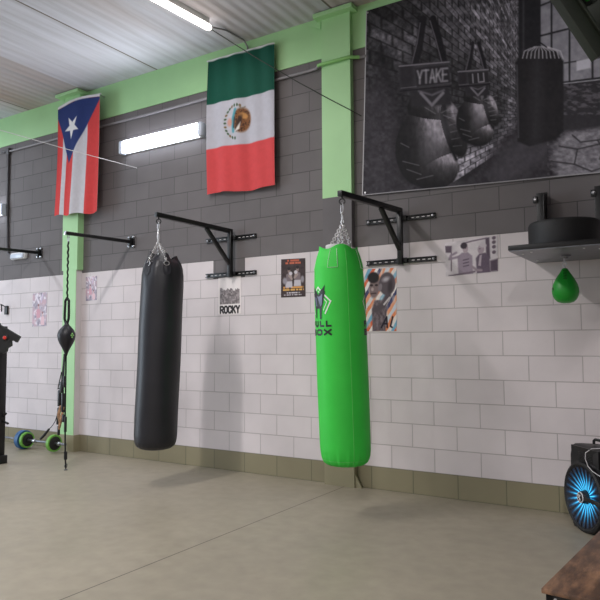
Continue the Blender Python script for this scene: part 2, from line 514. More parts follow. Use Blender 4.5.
def sheet(name, mt, corners, nx, ny, paint, parent=None, y=-0.004, wave=None, thick=0.0025, back=(215, 212, 210)):
    """a printed sheet hanging on the wall; corners (X, Z): tl, tr, br, bl; paint(s, t) -> colours, s right, t down"""
    tl, tr, br, bl = [np.array(c, float) for c in corners]
    ss, tt = np.meshgrid(np.linspace(0, 1, nx), np.linspace(0, 1, ny))
    ss = ss.ravel(); tt = tt.ravel()
    P = ((1 - ss) * (1 - tt))[:, None] * tl + (ss * (1 - tt))[:, None] * tr + (ss * tt)[:, None] * br + ((1 - ss) * tt)[:, None] * bl
    Y = np.full(len(ss), float(y)); DX = np.zeros(len(ss)); DZ = np.zeros(len(ss))
    if wave is not None:
        DX, dy, DZ = wave(ss, tt); Y = Y + dy
    mb = MB()
    V = np.column_stack([P[:, 0] + DX, Y, P[:, 1] + DZ])
    nv = len(V)
    mb.v = [tuple(v) for v in V]
    f = []
    for j in range(ny - 1):
        for i in range(nx - 1):
            a = j * nx + i
            f.append((a, a + nx, a + nx + 1, a + 1))
    # back skin and rim give the sheet its thickness
    W = V.copy(); W[:, 1] += thick
    edge = [(i, 0) for i in range(nx)] + [(nx - 1, j) for j in range(1, ny)] + [(i, ny - 1) for i in range(nx - 2, -1, -1)] + [(0, j) for j in range(ny - 2, 0, -1)]
    ids = [j * nx + i for i, j in edge]
    bi = list(range(nv, nv + len(ids)))
    mb.v += [tuple(W[k]) for k in ids]
    for q in range(len(ids)):
        q2 = (q + 1) % len(ids)
        f.append((ids[q], ids[q2], bi[q2], bi[q]))
    mb.f = f; mb.mi = [0] * len(f)
    c = paint(ss, tt)
    c = np.vstack([c, np.tile(np.array(back, float), (len(ids), 1))])
    return mb.build(name, mt, parent, col=c)

# ================================================================== THE ROOM
CEIL = 4.51
BAND = 4.097
XL, XR, YF = -11.0, 5.0, -10.0
W0 = 0.39945

def wall_back():
    mb = MB(); uvs = []
    segs = [(XL, -4.9, 5.42 + W0 / 2), (-4.9, -1.1, 1.4338 + W0 / 2), (-1.1, XR, W0 / 2)]
    def quad(x0, x1, z0, z1, slot, ph):
        mb.slot(slot).add([(x0, 0, z0), (x1, 0, z0), (x1, 0, z1), (x0, 0, z1)], [(0, 1, 2, 3)])
        uvs.extend([(x0 + ph, z0), (x1 + ph, z0), (x1 + ph, z1), (x0 + ph, z1)])
    for k, (x0, x1, ph) in enumerate(segs):
        quad(x0, x1, 0, 0.2, 2, ph)
        if k == 1:   # one block behind the bracket stays grey down to 2.03
            quad(x0, x1, 0.2, 2.0, 0, ph)
            quad(x0, -2.655, 2.0, 2.2, 0, ph); quad(-2.655, -2.23, 2.0, 2.2, 1, ph); quad(-2.23, x1, 2.0, 2.2, 0, ph)
        else:
            quad(x0, x1, 0.2, 2.2, 0, ph)
        quad(x0, x1, 2.2, CEIL, 1, ph)
    n = len(mb.v)
    o = mb.build('wall_back', [M['white_block'], M['grey_block'], M['olive_block']], smooth=False)
    lay = o.data.uv_layers.new(name='UVMap')
    for lp in o.data.loops:
        lay.data[lp.index].uv = uvs[lp.vertex_index]
    return structure(o)
wall_back()
structure(MB().box((XL, YF, -0.2), (XR, 0.0, 0.0)).build('floor', M['floor'], smooth=False, origin=(0, 0, 0)))
structure(MB().box((XL, YF, CEIL), (XR, 0.0, CEIL + 0.2)).build('ceiling', M['ceiling'], smooth=False, origin=(0, 0, 0)))
structure(MB().box((XL - 0.2, YF, 0), (XL, 0, CEIL)).build('wall_left', M['white_paint'], smooth=False))
structure(MB().box((XR, YF, 0), (XR + 0.2, 0, CEIL)).build('wall_right', M['grey_paint'], smooth=False))
structure(MB().box((XL, YF - 0.2, 0), (XR, YF, CEIL)).build('wall_front', M['grey_paint'], smooth=False))
# green ring beam along the wall head
structure(MB().box((XL, -0.010, BAND), (XR, 0.0, CEIL)).build('trim_1', M['green_paint'], smooth=False))
# right pilaster: green head, grey / white / olive below, splayed foot plate
mb = MB()
x0, x1, d = -1.255, -0.943, -0.061
mb.slot(0).box((x0, d, 2.69), (x1, 0, CEIL - 0.055))
mb.slot(1).box((x0, d, 2.2), (x1, 0, 2.69)); mb.slot(2).box((x0, d, 0.2), (x1, 0, 2.2)); mb.slot(3).box((x0, d, 0), (x1, 0, 0.2))
mb.slot(0).box((x0 - 0.055, d - 0.075, CEIL - 0.055), (x1 + 0.06, 0, CEIL - 0.012), 0.004)
mb.slot(0).prism([(0, 0), (0.14, 0), (0, -0.075)], (x0 - 0.02, -0.03, CEIL - 0.055), (-1, 0, 0), (0, 0, 1), (0, -1, 0), 0.012)
mb.slot(3).prism([(0, 0), (0.07, 0), (0, 0.12)], (x1, -0.028, 0.0), (1, 0, 0), (0, 0, 1), (0, -1, 0), 0.02)
structure(mb.build('trim_2', [M['green_paint'], M['grey_paint'], M['white_paint'], M['olive_paint']], smooth=False))
# left pilaster: boxed green head over a slimmer shaft with white flanks
mb = MB()
x0, x1, d = -5.05, -4.762, -0.092
mb.slot(0).box((x0, d, 2.235), (x1, 0, CEIL - 0.05))
mb.slot(1).box((x0 + 0.02, d + 0.010, 0.2), (x1 - 0.02, 0, 2.235))
mb.slot(0).box((x0 + 0.022, d + 0.004, 0.2), (x1 - 0.022, d + 0.010, 2.235))
mb.slot(2).box((x0 + 0.01, d - 0.004, 0), (x1 - 0.004, 0, 0.2))
mb.slot(0).box((x0 - 0.09, d - 0.09, CEIL - 0.05), (x1 + 0.06, 0, CEIL - 0.012), 0.004)
structure(mb.build('trim_3', [M['green_paint'], M['white_paint'], M['olive_paint']], smooth=False))

# ================================================================== LIGHT FITTINGS
def wall_light(x0, x1, label):
    zc = 3.648
    t = thing('wall_light', label, 'light', ((x0 + x1) / 2, 0, zc), 'wall lights')
    MB().box((x0 + 0.02, -0.035, zc - 0.072), (x1 - 0.02, 0, zc + 0.072), 0.008).build('housing', M['white_plastic'], t)
    MB().box((x0 + 0.055, -0.105, zc - 0.080), (x1 - 0.055, -0.035, zc + 0.080), 0.028).build('diffuser', M['lens'], t)
    for a, b in ((x0, x0 + 0.055), (x1 - 0.055, x1)):
        MB().box((a, -0.105, zc - 0.082), (b, 0, zc + 0.082), 0.022).build('end_cap', M['clear_end'], t)
    return t
wl = wall_light(-4.046, -2.752, 'lit white strip light on the grey wall between the two flags')
w2 = copy_tree(wl)
w2.location = (-6.99, 0, 3.180)
w2['label'] = 'lit strip light on the grey wall cut by the left edge of the picture'

t = thing('ceiling_light', 'lit tube light on the ribbed ceiling above the tricolour flag', 'light', (-2.37, -1.2, CEIL))
d = Vector((-0.079, -0.997, 0)).normalized(); p0 = Vector((-2.235, -0.56, CEIL - 0.08)); p1 = p0 + d * 1.5
MB().bar(p0 + Vector((0, 0, 0.05)) + d * 0.04, p1 + Vector((0, 0, 0.05)), 0.055, 0.06).build('housing', M['white_plastic'], t)
mb = MB(); q0 = p0 + d * 0.03
mb.tube([p0, p0 + d * 0.02, p0 + d * 0.05, p1 - d * 0.05, p1 - d * 0.02, p1], [0.016, 0.030, 0.034, 0.034, 0.030, 0.016], 16)
mb.build('diffuser', M['tube'], t)

t = thing('emergency_light', 'small white emergency light at the foot of the dark wall pipe', 'light', (-6.04, 0, 2.47))
MB().box((-6.20, -0.055, 2.462), (-5.88, 0, 2.556), 0.02).build('housing', M['white_plastic'], t)
MB().box((-6.18, -0.072, 2.472), (-5.90, -0.05, 2.532), 0.01).build('cover', M['clear_end'], t)

# pipes and cables
t = thing('conduit', 'pale pipe running level under the green beam', 'pipe', (-3.0, -0.02, 4.0))
zc = 4.0
MB().tube([(-6.345, -0.02, zc), (-1.42, -0.02, zc), (-1.33, -0.03, zc), (-1.28, -0.082, zc)], 0.014, 10).build('pipe_run', M['grey_pipe'], t)
MB().tube([(-1.285, -0.080, zc), (-1.26, -0.086, zc), (-0.945, -0.086, zc), (-0.90, -0.05, zc), (-0.86, -0.028, zc)], 0.0165, 10).build('painted_pipe', M['green_pipe'], t)['label'] = 'light green stretch of pipe'
MB().tube([(-0.865, -0.028, zc), (-0.84, -0.018, zc), (-0.80, -0.0155, zc)], 0.014, 10).build('pipe_end', M['grey_pipe'], t)
t = thing('conduit', 'dark pipe running down the grey wall at the far left', 'pipe', (-6.33, -0.02, 2.6))
MB().tube([(-6.50, -0.02, 4.02), (-6.38, -0.02, 4.02), (-6.345, -0.02, 3.98), (-6.34, -0.02, 3.3), (-6.315, -0.02, 2.66), (-6.29, -0.02, 2.56), (-6.21, -0.02, 2.52)], 0.016, 10).build('pipe_run', M['dark_pipe'], t)
MB().tube([(-6.338, -0.022, 3.30), (-6.342, -0.022, 3.22), (-6.36, -0.03, 3.185), (-6.40, -0.045, 3.18)], 0.013, 10).build('pipe_branch', M['dark_pipe'], t)
MB().box((-6.37, -0.045, 3.96), (-6.315, 0, 4.05), 0.006).build('junction_box', M['dark_pipe'], t)
o = MB().tube([(-3.832, 0.0, 3.393), (-4.43, -0.50, 3.585), (-5.019, -1.0, 3.789), (-6.2, -2.0, 4.19), (-7.18, -2.82, CEIL)], 0.0042, 6).build('cable', M['cable_white'])
tag(o, 'thin pale cable crossing in front of the lone-star flag to the grey wall', 'cable')
o = MB().tube([(-2.235, -0.545, 4.425), (-2.05, -0.44, 4.28), (-1.8, -0.34, 4.09), (-1.4, -0.24, 3.80), (-1.12, -0.15, 3.61), (-0.95, -0.075, 3.50), (-0.86, 0.0, 3.44)], 0.0045, 6).build('cable', M['cable_black'])
tag(o, 'thin dark cable crossing the green pilaster from the ceiling light', 'cable')
o = MB().tube([(-2.235, -0.54, 4.45), (-2.215, -0.35, 4.495), (-2.19, -0.08, 4.495), (-2.18, -0.024, 4.44), (-2.18, -0.022, 4.02)], 0.009, 8).build('cable', M['grey_pipe'])
tag(o, 'short supply cable from the ceiling tube down behind the tricolour flag', 'cable')

# ================================================================== FLAGS
def flag_lone_star():
    def wave(s, t):
        y = 0.018 * np.sin(s * 9 + 0.6) * (0.3 + 0.7 * t) + 0.012 * np.sin(s * 21 + t * 2) * t
        z = -0.055 * (1 - s) ** 2 * (1 - t) + 0.030 * np.sin(s * PI) * (1 - t) - 0.03 * s * 0 + 0.012 * np.sin(s * 14) * t
        x = 0.018 * np.sin(t * 4.0) * (1 - s)
        return x, y, z
    def paint(s, t):
        # hung by the hoist: stripes run down, triangle points down; the left stripes are gathered
        p = Paint(s, t, (212, 68, 68))
        k = 1 - 0.2 * 0
        b = [0.10, 0.20, 0.41, 0.70]
        dr = lambda x: x - 0.04 * (1 - t) * (x < 0.5) + 0.015 * np.sin(t * 5)
        e1, e2, e3, e4 = 0.135 + 0.0 * t, 0.235 + 0.01 * np.sin(t * 5), 0.425 - 0.015 * t, 0.735 - 0.045 * t
        sm = lambda a, b: np.clip((s - a) / 0.006 + 0.5, 0, 1) * np.clip((b - s) / 0.006 + 0.5, 0, 1)
        p.blend(sm(e1, e2), (204, 201, 207)); p.blend(sm(e3, e4), (204, 201, 207))
        p.poly([(-0.06, 0.02), (1.03, 0.02), (0.30, 0.545)], (40, 56, 112), 0.006)
        cx, cy, R = 0.36, 0.235, 0.185
        pts = []
        for i in range(10):
            r = R if i % 2 == 0 else R * 0.39
            a = PI / 2 + i * PI / 5 + 0.12
            pts.append((cx + r * math.cos(a), cy + r * math.sin(a) * 0.57))
        p.poly(pts, (232, 230, 232), 0.004)
        p.blend(np.clip((0.022 - t) / 0.006, 0, 1), (226, 222, 224))
        p.c *= (0.97 + 0.06 * fbm(s * 30, t * 50, 3))[:, None]
        return p.c
    t = thing('flag', 'lone-star flag, red and white stripes with a blue triangle', 'flag', (-4.74, -0.12, 2.9), 'flags on the wall')
    sheet('flag_cloth', M['flag'], [(-5.115, 4.39), (-4.322, 4.345), (-4.326, 2.895), (-5.151, 2.94)], 110, 180, paint, t, -0.155, wave)
    MB().tube([(-5.11, -0.135, 4.345), (-4.9, -0.135, 4.385), (-4.6, -0.135, 4.385), (-4.325, -0.135, 4.355)], 0.008, 6).build('hanging_cord', M['cable_white'], t)
    for x in (-5.0, -4.40):
        MB().cyl((x, -0.14, 4.37), (x, 0.0 if x > -4.7 else -0.09, 4.37), 0.005, 8).build('nail', M['steel'], t)
flag_lone_star()

def flag_tricolour():
    def wave(s, t):
        y = 0.014 * np.sin(s * 11 + t) * (0.2 + t) + 0.007 * np.sin(s * 26 - t * 3)
        z = 0.010 * np.sin(s * 8) * t
        x = -0.012 * np.sin(t * 3.5) * (1 - s)
        return x, y, z
    def paint(s, t):
        p = Paint(s, t, (184, 183, 192))
        p.blend(np.clip((0.335 - t) / 0.005 + 0.5, 0, 1), (14, 78, 62))
        p.blend(np.clip((t - 0.668) / 0.005 + 0.5, 0, 1), (206, 74, 76))
        X = s; Y = t * 1.72; p.x, p.y = X, Y
        cx, cy = 0.475, 0.50 * 1.72
        # round emblem: brown bird on the right, wreath on the left and below
        p.ell(cx + 0.055, cy - 0.01, 0.125, 0.15, (128, 84, 52), soft=0.12)
        n = fbm(X * 60, Y * 60, 5)
        p.blend(np.clip((n - 0.45) * 4, 0, 1) * (np.hypot((X - cx - 0.055) / 0.12, (Y - cy + 0.01) / 0.145) < 1), (74, 50, 38))
        p.ell(cx + 0.085, cy - 0.06, 0.06, 0.035, (196, 142, 84), 0.5, 0.3, 0.9)
        p.ell(cx + 0.02, cy + 0.02, 0.03, 0.10, (62, 46, 40), 0.35, 0.3, 0.9)
        p.poly([(cx - 0.045, cy + 0.13), (cx + 0.045, cy + 0.01), (cx + 0.03, cy + 0.10)], (220, 214, 208), 0.008)
        p.line([(cx - 0.06, cy + 0.12), (cx - 0.075, cy - 0.02), (cx - 0.03, cy - 0.15)], 0.035, (74, 146, 160), 0.012)
        p.line([(cx - 0.04, cy - 0.05), (cx - 0.055, cy + 0.07)], 0.018, (40, 66, 78), 0.008)
        p.ell(cx - 0.115, cy + 0.0, 0.035, 0.05, (206, 140, 120), 0, 0.4, 0.8)
        for i in range(15):
            a = math.radians(70 + i * 14)
            px, py = cx - 0.02 + 0.165 * math.cos(a), cy + 0.0 - 0.205 * math.sin(a)
            p.ell(px, py, 0.020, 0.013, (70, 92, 66) if i % 3 else (120, 96, 60), a, 0.3)
        p.line([(cx + 0.02, cy - 0.20), (cx + 0.05, cy - 0.15), (cx + 0.10, cy - 0.17)], 0.012, (120, 110, 96), 0.008)
        p.blend(np.clip((0.014 - t) / 0.005, 0, 1), (220, 222, 220))
        p.c *= (0.97 + 0.05 * fbm(s * 26, t * 46, 9))[:, None]
        return p.c
    t = thing('flag', 'green, white and red tricolour flag with a round eagle emblem', 'flag', (-2.28, -0.03, 2.9), 'flags on the wall')
    sheet('flag_cloth', M['flag'], [(-2.685, 4.40), (-1.81, 4.377), (-1.797, 2.885), (-2.707, 2.917)], 150, 190, paint, t, -0.064, wave)
    MB().tube([(-2.715, -0.050, 4.40), (-1.836, -0.050, 4.38)], 0.008, 6).build('hanging_rod', M['cable_white'], t)
    for x in (-2.62, -2.2, -1.90):
        MB().cyl((x, -0.052, 4.39), (x, 0, 4.39), 0.005, 8).build('nail', M['steel'], t)
flag_tricolour()

# ================================================================== BANNER
def wall_to_image_px():
    # camera projection from metres on the wall to image pixels, for painting the banner
    return np.array(HOM)
HOM = [[71.5920518, 3.136615, 458.3948104], [-34.4224279, -115.781265, 499.6213752], [-0.0988792, 0.0123908, 1.0]]

def banner():
    C = [(-0.789, 4.432), (1.95, 4.432), (1.95, 2.562), (-0.854, 2.677)]
    tl, tr, br, bl = [np.array(c) for c in C]
    def paint(s, t):
        P = ((1 - s) * (1 - t))[:, None] * tl + (s * (1 - t))[:, None] * tr + (s * t)[:, None] * br + ((1 - s) * t)[:, None] * bl
        H = np.column_stack([P, np.ones(len(s))]) @ np.array(HOM).T
        x = H[:, 0] / H[:, 2]; y = H[:, 1] / H[:, 2]  # banner points as image pixel coordinates; the print is painted in these
        p = Paint(x, y, (48, 46, 50))
        n = fbm(x / 22, y / 22, 1, 4); nf = fbm(x / 3.2, y / 3.2, 2, 3)
        p.c *= (0.45 + 0.75 * n)[:, None]
        # receding brick wall on the left half
        vx, vy = 552.0, 118.0
        D = np.maximum(vx - x, 6.0)
        v = (y - vy) / D / 0.074; u = -7.4 * np.log(D)
        row = np.floor(v); fu = (u + 0.5 * (row % 2)); cu = np.floor(fu)
        mort = np.minimum(np.minimum(v - row, 1 - (v - row)) / 0.13, np.minimum(fu - cu, 1 - (fu - cu)) / 0.10)
        mort = np.clip(mort, 0, 1)
        bid = vnoise(row * 3.7 + 0.5, cu * 5.3 + 0.5, 11)
        lit = 0.30 + 0.75 * np.exp(-(((x - 500) / 42) ** 2 + ((y - 28) / 48) ** 2)) + 0.45 * np.exp(-(((x - 395) / 32) ** 2 + ((y - 45) / 22) ** 2)) + 0.3 * np.exp(-(((x - 455) / 30) ** 2 + ((y - 5) / 30) ** 2))
        lit2 = 1.7 * np.exp(-(((x - 462 + (y - 165) * 0.9) / 30) ** 2 + ((y - 168) / 26) ** 2)) + 0.5 * np.exp(-(((x - 512) / 9) ** 2 + ((y - 110) / 40) ** 2))
        wall = (x < 522) & (v < 9.0)
        br_ = (26 + 92 * (lit + lit2) * (0.35 + 1.0 * bid) * (0.4 + 1.2 * nf))
        val = br_ * mort + (22 + 12 * (lit + lit2)) * (1 - mort)
        p.blend(wall * 0.92, np.column_stack([val * 0.98, val * 0.95, val * 1.02]))
        # deep shade falling across the wall behind the gloves
        p.line([(383, 56), (396, 110), (412, 160)], 16, (22, 21, 24), 10, 0.85)
        p.poly([(360, 95), (384, 70), (415, 150), (432, 205), (360, 205)], (48, 45, 50), 10, 0.85)
        p.poly([(424, 190), (450, 178), (470, 196), (440, 206)], (74, 70, 76), 7, 0.6)
        # floor between wall and bag
        p.poly([(455, 205), (500, 140), (522, 120), (610, 118), (620, 205)], (46, 43, 48), 6, 0.95)
        p.c += (14 * (nf - 0.5))[:, None]
        p.poly([(490, 175), (505, 152), (518, 138), (560, 142), (548, 160), (500, 190)], (70, 67, 73), 7, 0.6)
        # paving stones
        p.poly([(552, 152), (566, 132), (660, 118), (700, 190), (560, 188)], (118, 115, 122), 5, 0.85)
        p.c += ((y > 125) * (x > 548) * 70 * (fbm(x / 4, y / 2.5, 61, 3) - 0.5))[:, None]
        for a in ([(560, 147), (578, 150), (604, 144), (640, 140)], [(573, 136), (581, 143), (598, 141), (640, 132)], [(578, 150), (575, 165), (592, 172), (630, 160)], [(552, 162), (575, 165)], [(598, 141), (604, 150), (600, 160)]):
            p.line(a, 1.4, (46, 44, 48), 0.6)
        # steel pillar, low wall and the window
        p.poly([(519, -80), (541, -80), (541, 80), (519, 88)], (30, 29, 33), 1.0)
        p.line([(524, -80), (524, 70)], 2, (52, 50, 54), 1)
        p.poly([(562, 83), (660, 68), (660, 122), (562, 132)], (44, 42, 46), 2.0)
        p.blend(((x > 564) & (y > 84) & (y < 116)) * np.clip((fbm(x / 5, y / 2.2, 21) - 0.45) * 3, 0, 0.7), (92, 88, 95))
        p.poly([(540, -80), (700, -80), (700, 66), (540, 86)], (120, 118, 126), 1.0)
        win = p.sd([(540, -80), (700, -80), (700, 66), (540, 86)]) < 0
        p.c += (win * 42 * (fbm(x / 6, y / 6, 31, 4) - 0.5))[:, None]
        for a, w in (([(540, -80), (540, 86)], 2.4), ([(552, -80), (552, 86)], 1.8), ([(570, -80), (570, 86)], 1.8), ([(593, -80), (593, 80)], 2.0), ([(620, -80), (620, 80)], 2.0), ([(650, -80), (650, 80)], 2.0),
                     ([(540, 37), (580, 27), (700, 4)], 1.8), ([(540, 7), (555, 1), (700, -40)], 1.6), ([(565, 64), (700, 44)], 1.2), ([(540, 87), (700, 68)], 3.0)):
            p.line(a, w, (32, 31, 35), 0.6)
        p.line([(560, 85), (700, 70)], 1.0, (150, 148, 156), 0.5)
        p.poly([(577, 62), (591, 59), (591, 69), (577, 72)], (168, 166, 176), 0.7)
        # hanging bag in the picture
        p.poly([(516, 63), (524, 54), (540, 47), (556, 51), (564, 62), (564, 132), (556, 140), (530, 147), (518, 142)], (30, 28, 31), 1.0)
        p.line([(538, 60), (536, 140)], 9, (46, 44, 48), 6, 0.8)
        p.line([(517.5, 66), (519, 138)], 1.2, (82, 79, 86), 0.8, 0.7)
        for k in range(11):
            a = 525 + k * 3.6
            p.line([(540 + (a - 540) * 0.35, 47.5), (a, 52), (a + (a - 541) * 0.12, 59)], 0.9, (176, 172, 180), 0.5, 0.85)
        p.line([(532, 48), (540, 43), (547, 48)], 1.3, (26, 25, 28), 0.5)
        # the two gloves, drawn as shaded leather
        def blobs(L, tone, seed):
            best = np.full(len(x), -1e9); nx = np.zeros(len(x)); ny = np.zeros(len(x)); nz = np.ones(len(x)); cov = np.zeros(len(x))
            for cx, cy, rx, ry, ang, h in L:
                c, n_ = math.cos(ang), math.sin(ang)
                u_ = ((x - cx) * c + (y - cy) * n_) / rx; v_ = (-(x - cx) * n_ + (y - cy) * c) / ry
                r2 = u_ * u_ + v_ * v_; zz = np.sqrt(np.clip(1 - r2, 0, 1)) * h * 3 + (h - 1) * 9
                m_ = (r2 < 1) & (zz > best)
                best = np.where(m_, zz, best); cov = np.maximum(cov, np.clip((1 - np.sqrt(r2)) * min(rx, ry) / 1.2, 0, 1))
                nx = np.where(m_, u_ * c - v_ * n_, nx); ny = np.where(m_, u_ * n_ + v_ * c, ny); nz = np.where(m_, np.sqrt(np.clip(1 - 0.72 * r2, 0, 1)), nz)
            k1 = np.clip(nx * 0.42 - ny * 0.52 + nz * 0.74, 0, 1)
            scr = fbm(x / 2.2, y / 5.0, seed, 3) - 0.5
            val = 20 + tone * (0.06 + 0.46 * k1 ** 2.6 + 0.55 * np.clip(k1, 0, 1) ** 14) * (1 + 0.9 * scr)
            p.blend(cov, np.column_stack([val * 1.0, val * 0.96, val * 1.02]))
        def glove(ox, oy, k, big):
            q = lambda a, b: (ox + a * k, oy + b * k)
            tr_ = lambda L: [q(*e) for e in L]
            p.line(tr_([(-15, -34), (-9, -62), (-6, -84)]), 7 * k, (27, 25, 29), 0.8)
            p.line(tr_([(16, -36), (10, -62), (4, -84)]), 7 * k, (24, 22, 26), 0.8)
            p.line(tr_([(-18, -36), (-12, -60), (-9, -80)]), 1.1, (92, 88, 96), 0.5, 0.8)
            p.line(tr_([(13, -40), (6, -66), (1, -82)]), 1.1, (98, 94, 102), 0.5, 0.8)
            B = [(0, 6, 22, 22, 0.0, 0.95), (-5, 44, 29, 40, 0.10, 1.0), (4, 64, 26, 23, 0.0, 0.98), (25, 26, 11.5, 31, -0.28, 1.1)]
            blobs([(ox + a * k, oy + b * k, c * k, d_ * k, e, h) for a, b, c, d_, e, h in B], 108 if big else 112, 41 if big else 57)
            p.line(tr_([(15, 0), (16, 18), (20, 40), (27, 56)]), 3.2 * k, (20, 19, 22), 1.2)
            p.line(tr_([(-24, 74), (-6, 84), (14, 82)]), 5 * k, (22, 21, 24), 3 * k, 0.7)
            p.ell(*q(8, 34), 9 * k, 22 * k, (128, 124, 132), 0.35, 0.9, 0.45)
            p.ell(*q(-24, 44), 8 * k, 32 * k, (24, 23, 26), 0.1, 0.9, 0.7)
            for j in range(9):
                a = -2.7 + j * 0.33
                p.line([q(10 + 5 * math.cos(a), 14 + 5 * math.sin(a)), q(9 + 22 * math.cos(a + 0.15), 24 + 25 * math.sin(a + 0.15))], 0.9, (150, 146, 154) if j % 2 else (34, 32, 36), 0.5, 0.40)
            for j in range(6):
                p.line([q(18 + j * 1.2, 8 + j * 7), q(34 - j * 0.3, 2 + j * 8)], 0.8, (140, 136, 144), 0.45, 0.45)
            for a, b in (((-26, 58), (-10, 62)), ((-22, 66), (-8, 71)), ((-12, 76), (4, 72)), ((-28, 40), (-20, 44))):
                p.line([q(*a), q(*b)], 0.9, (128, 124, 132), 0.5, 0.5)
            # wrist and cuff
            p.poly(tr_([(-20, -16), (19, -18), (23, 2), (-17, 4)]), (40, 38, 42), 1.5 * k)
            p.line(tr_([(-8, -10), (3, 2), (14, -10)]), 3.0 * k, (120, 116, 124), 0.8 * k, 0.8); p.line(tr_([(-10, -12), (3, -8), (15, -13)]), 2.0 * k, (92, 88, 96), 0.8 * k, 0.8)
            p.poly(tr_([(-31, -38), (20, -42), (23, -16), (-29, -11)]), (54, 51, 56), 1.2 * k)
            p.poly(tr_([(-31, -38), (-16, -39), (-15, -12), (-29, -11)]), (34, 32, 36), 3 * k, 0.8)
            p.line(tr_([(-30, -37), (20, -41)]), 1.2, (128, 124, 132), 0.5, 0.8)
            p.line(tr_([(-29, -12), (22, -17)]), 1.4, (24, 22, 26), 0.5)
            p.line(tr_([(-28, -15), (22, -20)]), 0.8, (104, 100, 108), 0.4, 0.7)
            p.poly(tr_([(-14, -35), (19, -38), (21, -20), (-12, -16)]), (36, 34, 38), 1.0 * k)
            if big:
                p.text('YTAKE', ox - 11.5, oy - 19.5, 4.6, 12.5, 1.7, (150, 146, 154), 1.8, 0.9, 0.75, slope=-0.09)
            else:
                p.line(tr_([(-6, -33), (-5, -19)]), 1.2, (128, 124, 132), 0.5); p.line(tr_([(3, -34), (4, -20), (13, -21), (12, -35)]), 1.2, (128, 124, 132), 0.5)
        glove(430, 104, 1.0, True)
        glove(477, 95, 0.60, False)
        p.c = np.clip(p.c * 1.22 + 6 + (12 * (nf - 0.5))[:, None], 0, 235)
        # white hem along the left and lower edge
        p.blend(np.clip((0.0035 - s) / 0.0015 + 0.5, 0, 1), (196, 194, 198))
        p.blend(np.clip((t - 0.9955) / 0.002 + 0.5, 0, 1) * 0.8, (176, 174, 178))
        return p.c
    b = thing('banner', 'big black and white banner of boxing gloves on brick', 'banner', (0.75, -0.01, 2.6))
    wv = lambda s, t: (0 * s, 0.004 * np.sin(s * 12 + t * 3), -0.015 * np.sin(PI * np.clip(s * 1.0, 0, 1)) * 0)
    sheet('printed_sheet', M['banner'], C, 500, 310, paint, b, -0.022, wv, thick=0.004, back=(200, 198, 202))
    for x, z in ((-0.79, 4.41), (-0.838, 2.70), (0.3, 4.41), (1.2, 4.41)):
        MB().cyl((x + 0.02, -0.028, z), (x + 0.02, 0, z), 0.009, 10).build('eyelet', M['steel'], b)
banner()

# ================================================================== POSTERS
def fig(p, cx, top, k, skin, cloth, hair):
    """generic head-and-shoulders figure"""
    p.poly([(cx - 0.20 * k, top + 1.0 * k), (cx - 0.19 * k, top + 0.42 * k), (cx - 0.06 * k, top + 0.34 * k), (cx + 0.06 * k, top + 0.34 * k), (cx + 0.19 * k, top + 0.42 * k), (cx + 0.22 * k, top + 1.0 * k)], cloth, 0.01)
    p.ell(cx, top + 0.18 * k, 0.085 * k, 0.16 * k, skin, 0, 0.15)
    p.ell(cx, top + 0.08 * k, 0.095 * k, 0.09 * k, hair, 0, 0.15)
    p.ell(cx - 0.03 * k, top + 0.17 * k, 0.018 * k, 0.012 * k, hair, 0, 0.3, 0.8); p.ell(cx + 0.035 * k, top + 0.17 * k, 0.018 * k, 0.012 * k, hair, 0, 0.3, 0.8)
    p.line([(cx - 0.025 * k, top + 0.27 * k), (cx + 0.03 * k, top + 0.27 * k)], 0.012 * k, hair, 0.006, 0.7)

def paint_film(s, t):          # white sheet, grainy grey photo, bold title
    p = Paint(s, t * 1.31, (243, 234, 233))
    n = fbm(s * 17, t * 26, 4, 4); sky = fbm(s * 7, t * 5, 8)
    m = (s > 0.07) & (s < 0.955) & (t > 0.30 + 0.10 * (sky - 0.3) + 0.06 * (vnoise(s * 22, s * 0 + 1, 5) - 0.5)) & (t < 0.735)
    v = 105 + 85 * np.clip((n - 0.3) * 1.8, 0, 1) + 25 * (fbm(s * 5, t * 6, 12) - 0.5)
    p.blend(m * 0.95, np.column_stack([v * 1.02, v * 0.95, v * 0.96]))
    p.text('ROCKY', 0.10, 1.265, 0.125, 0.225, 0.052, (44, 40, 42), 0.066, 0.008)
    return p.c

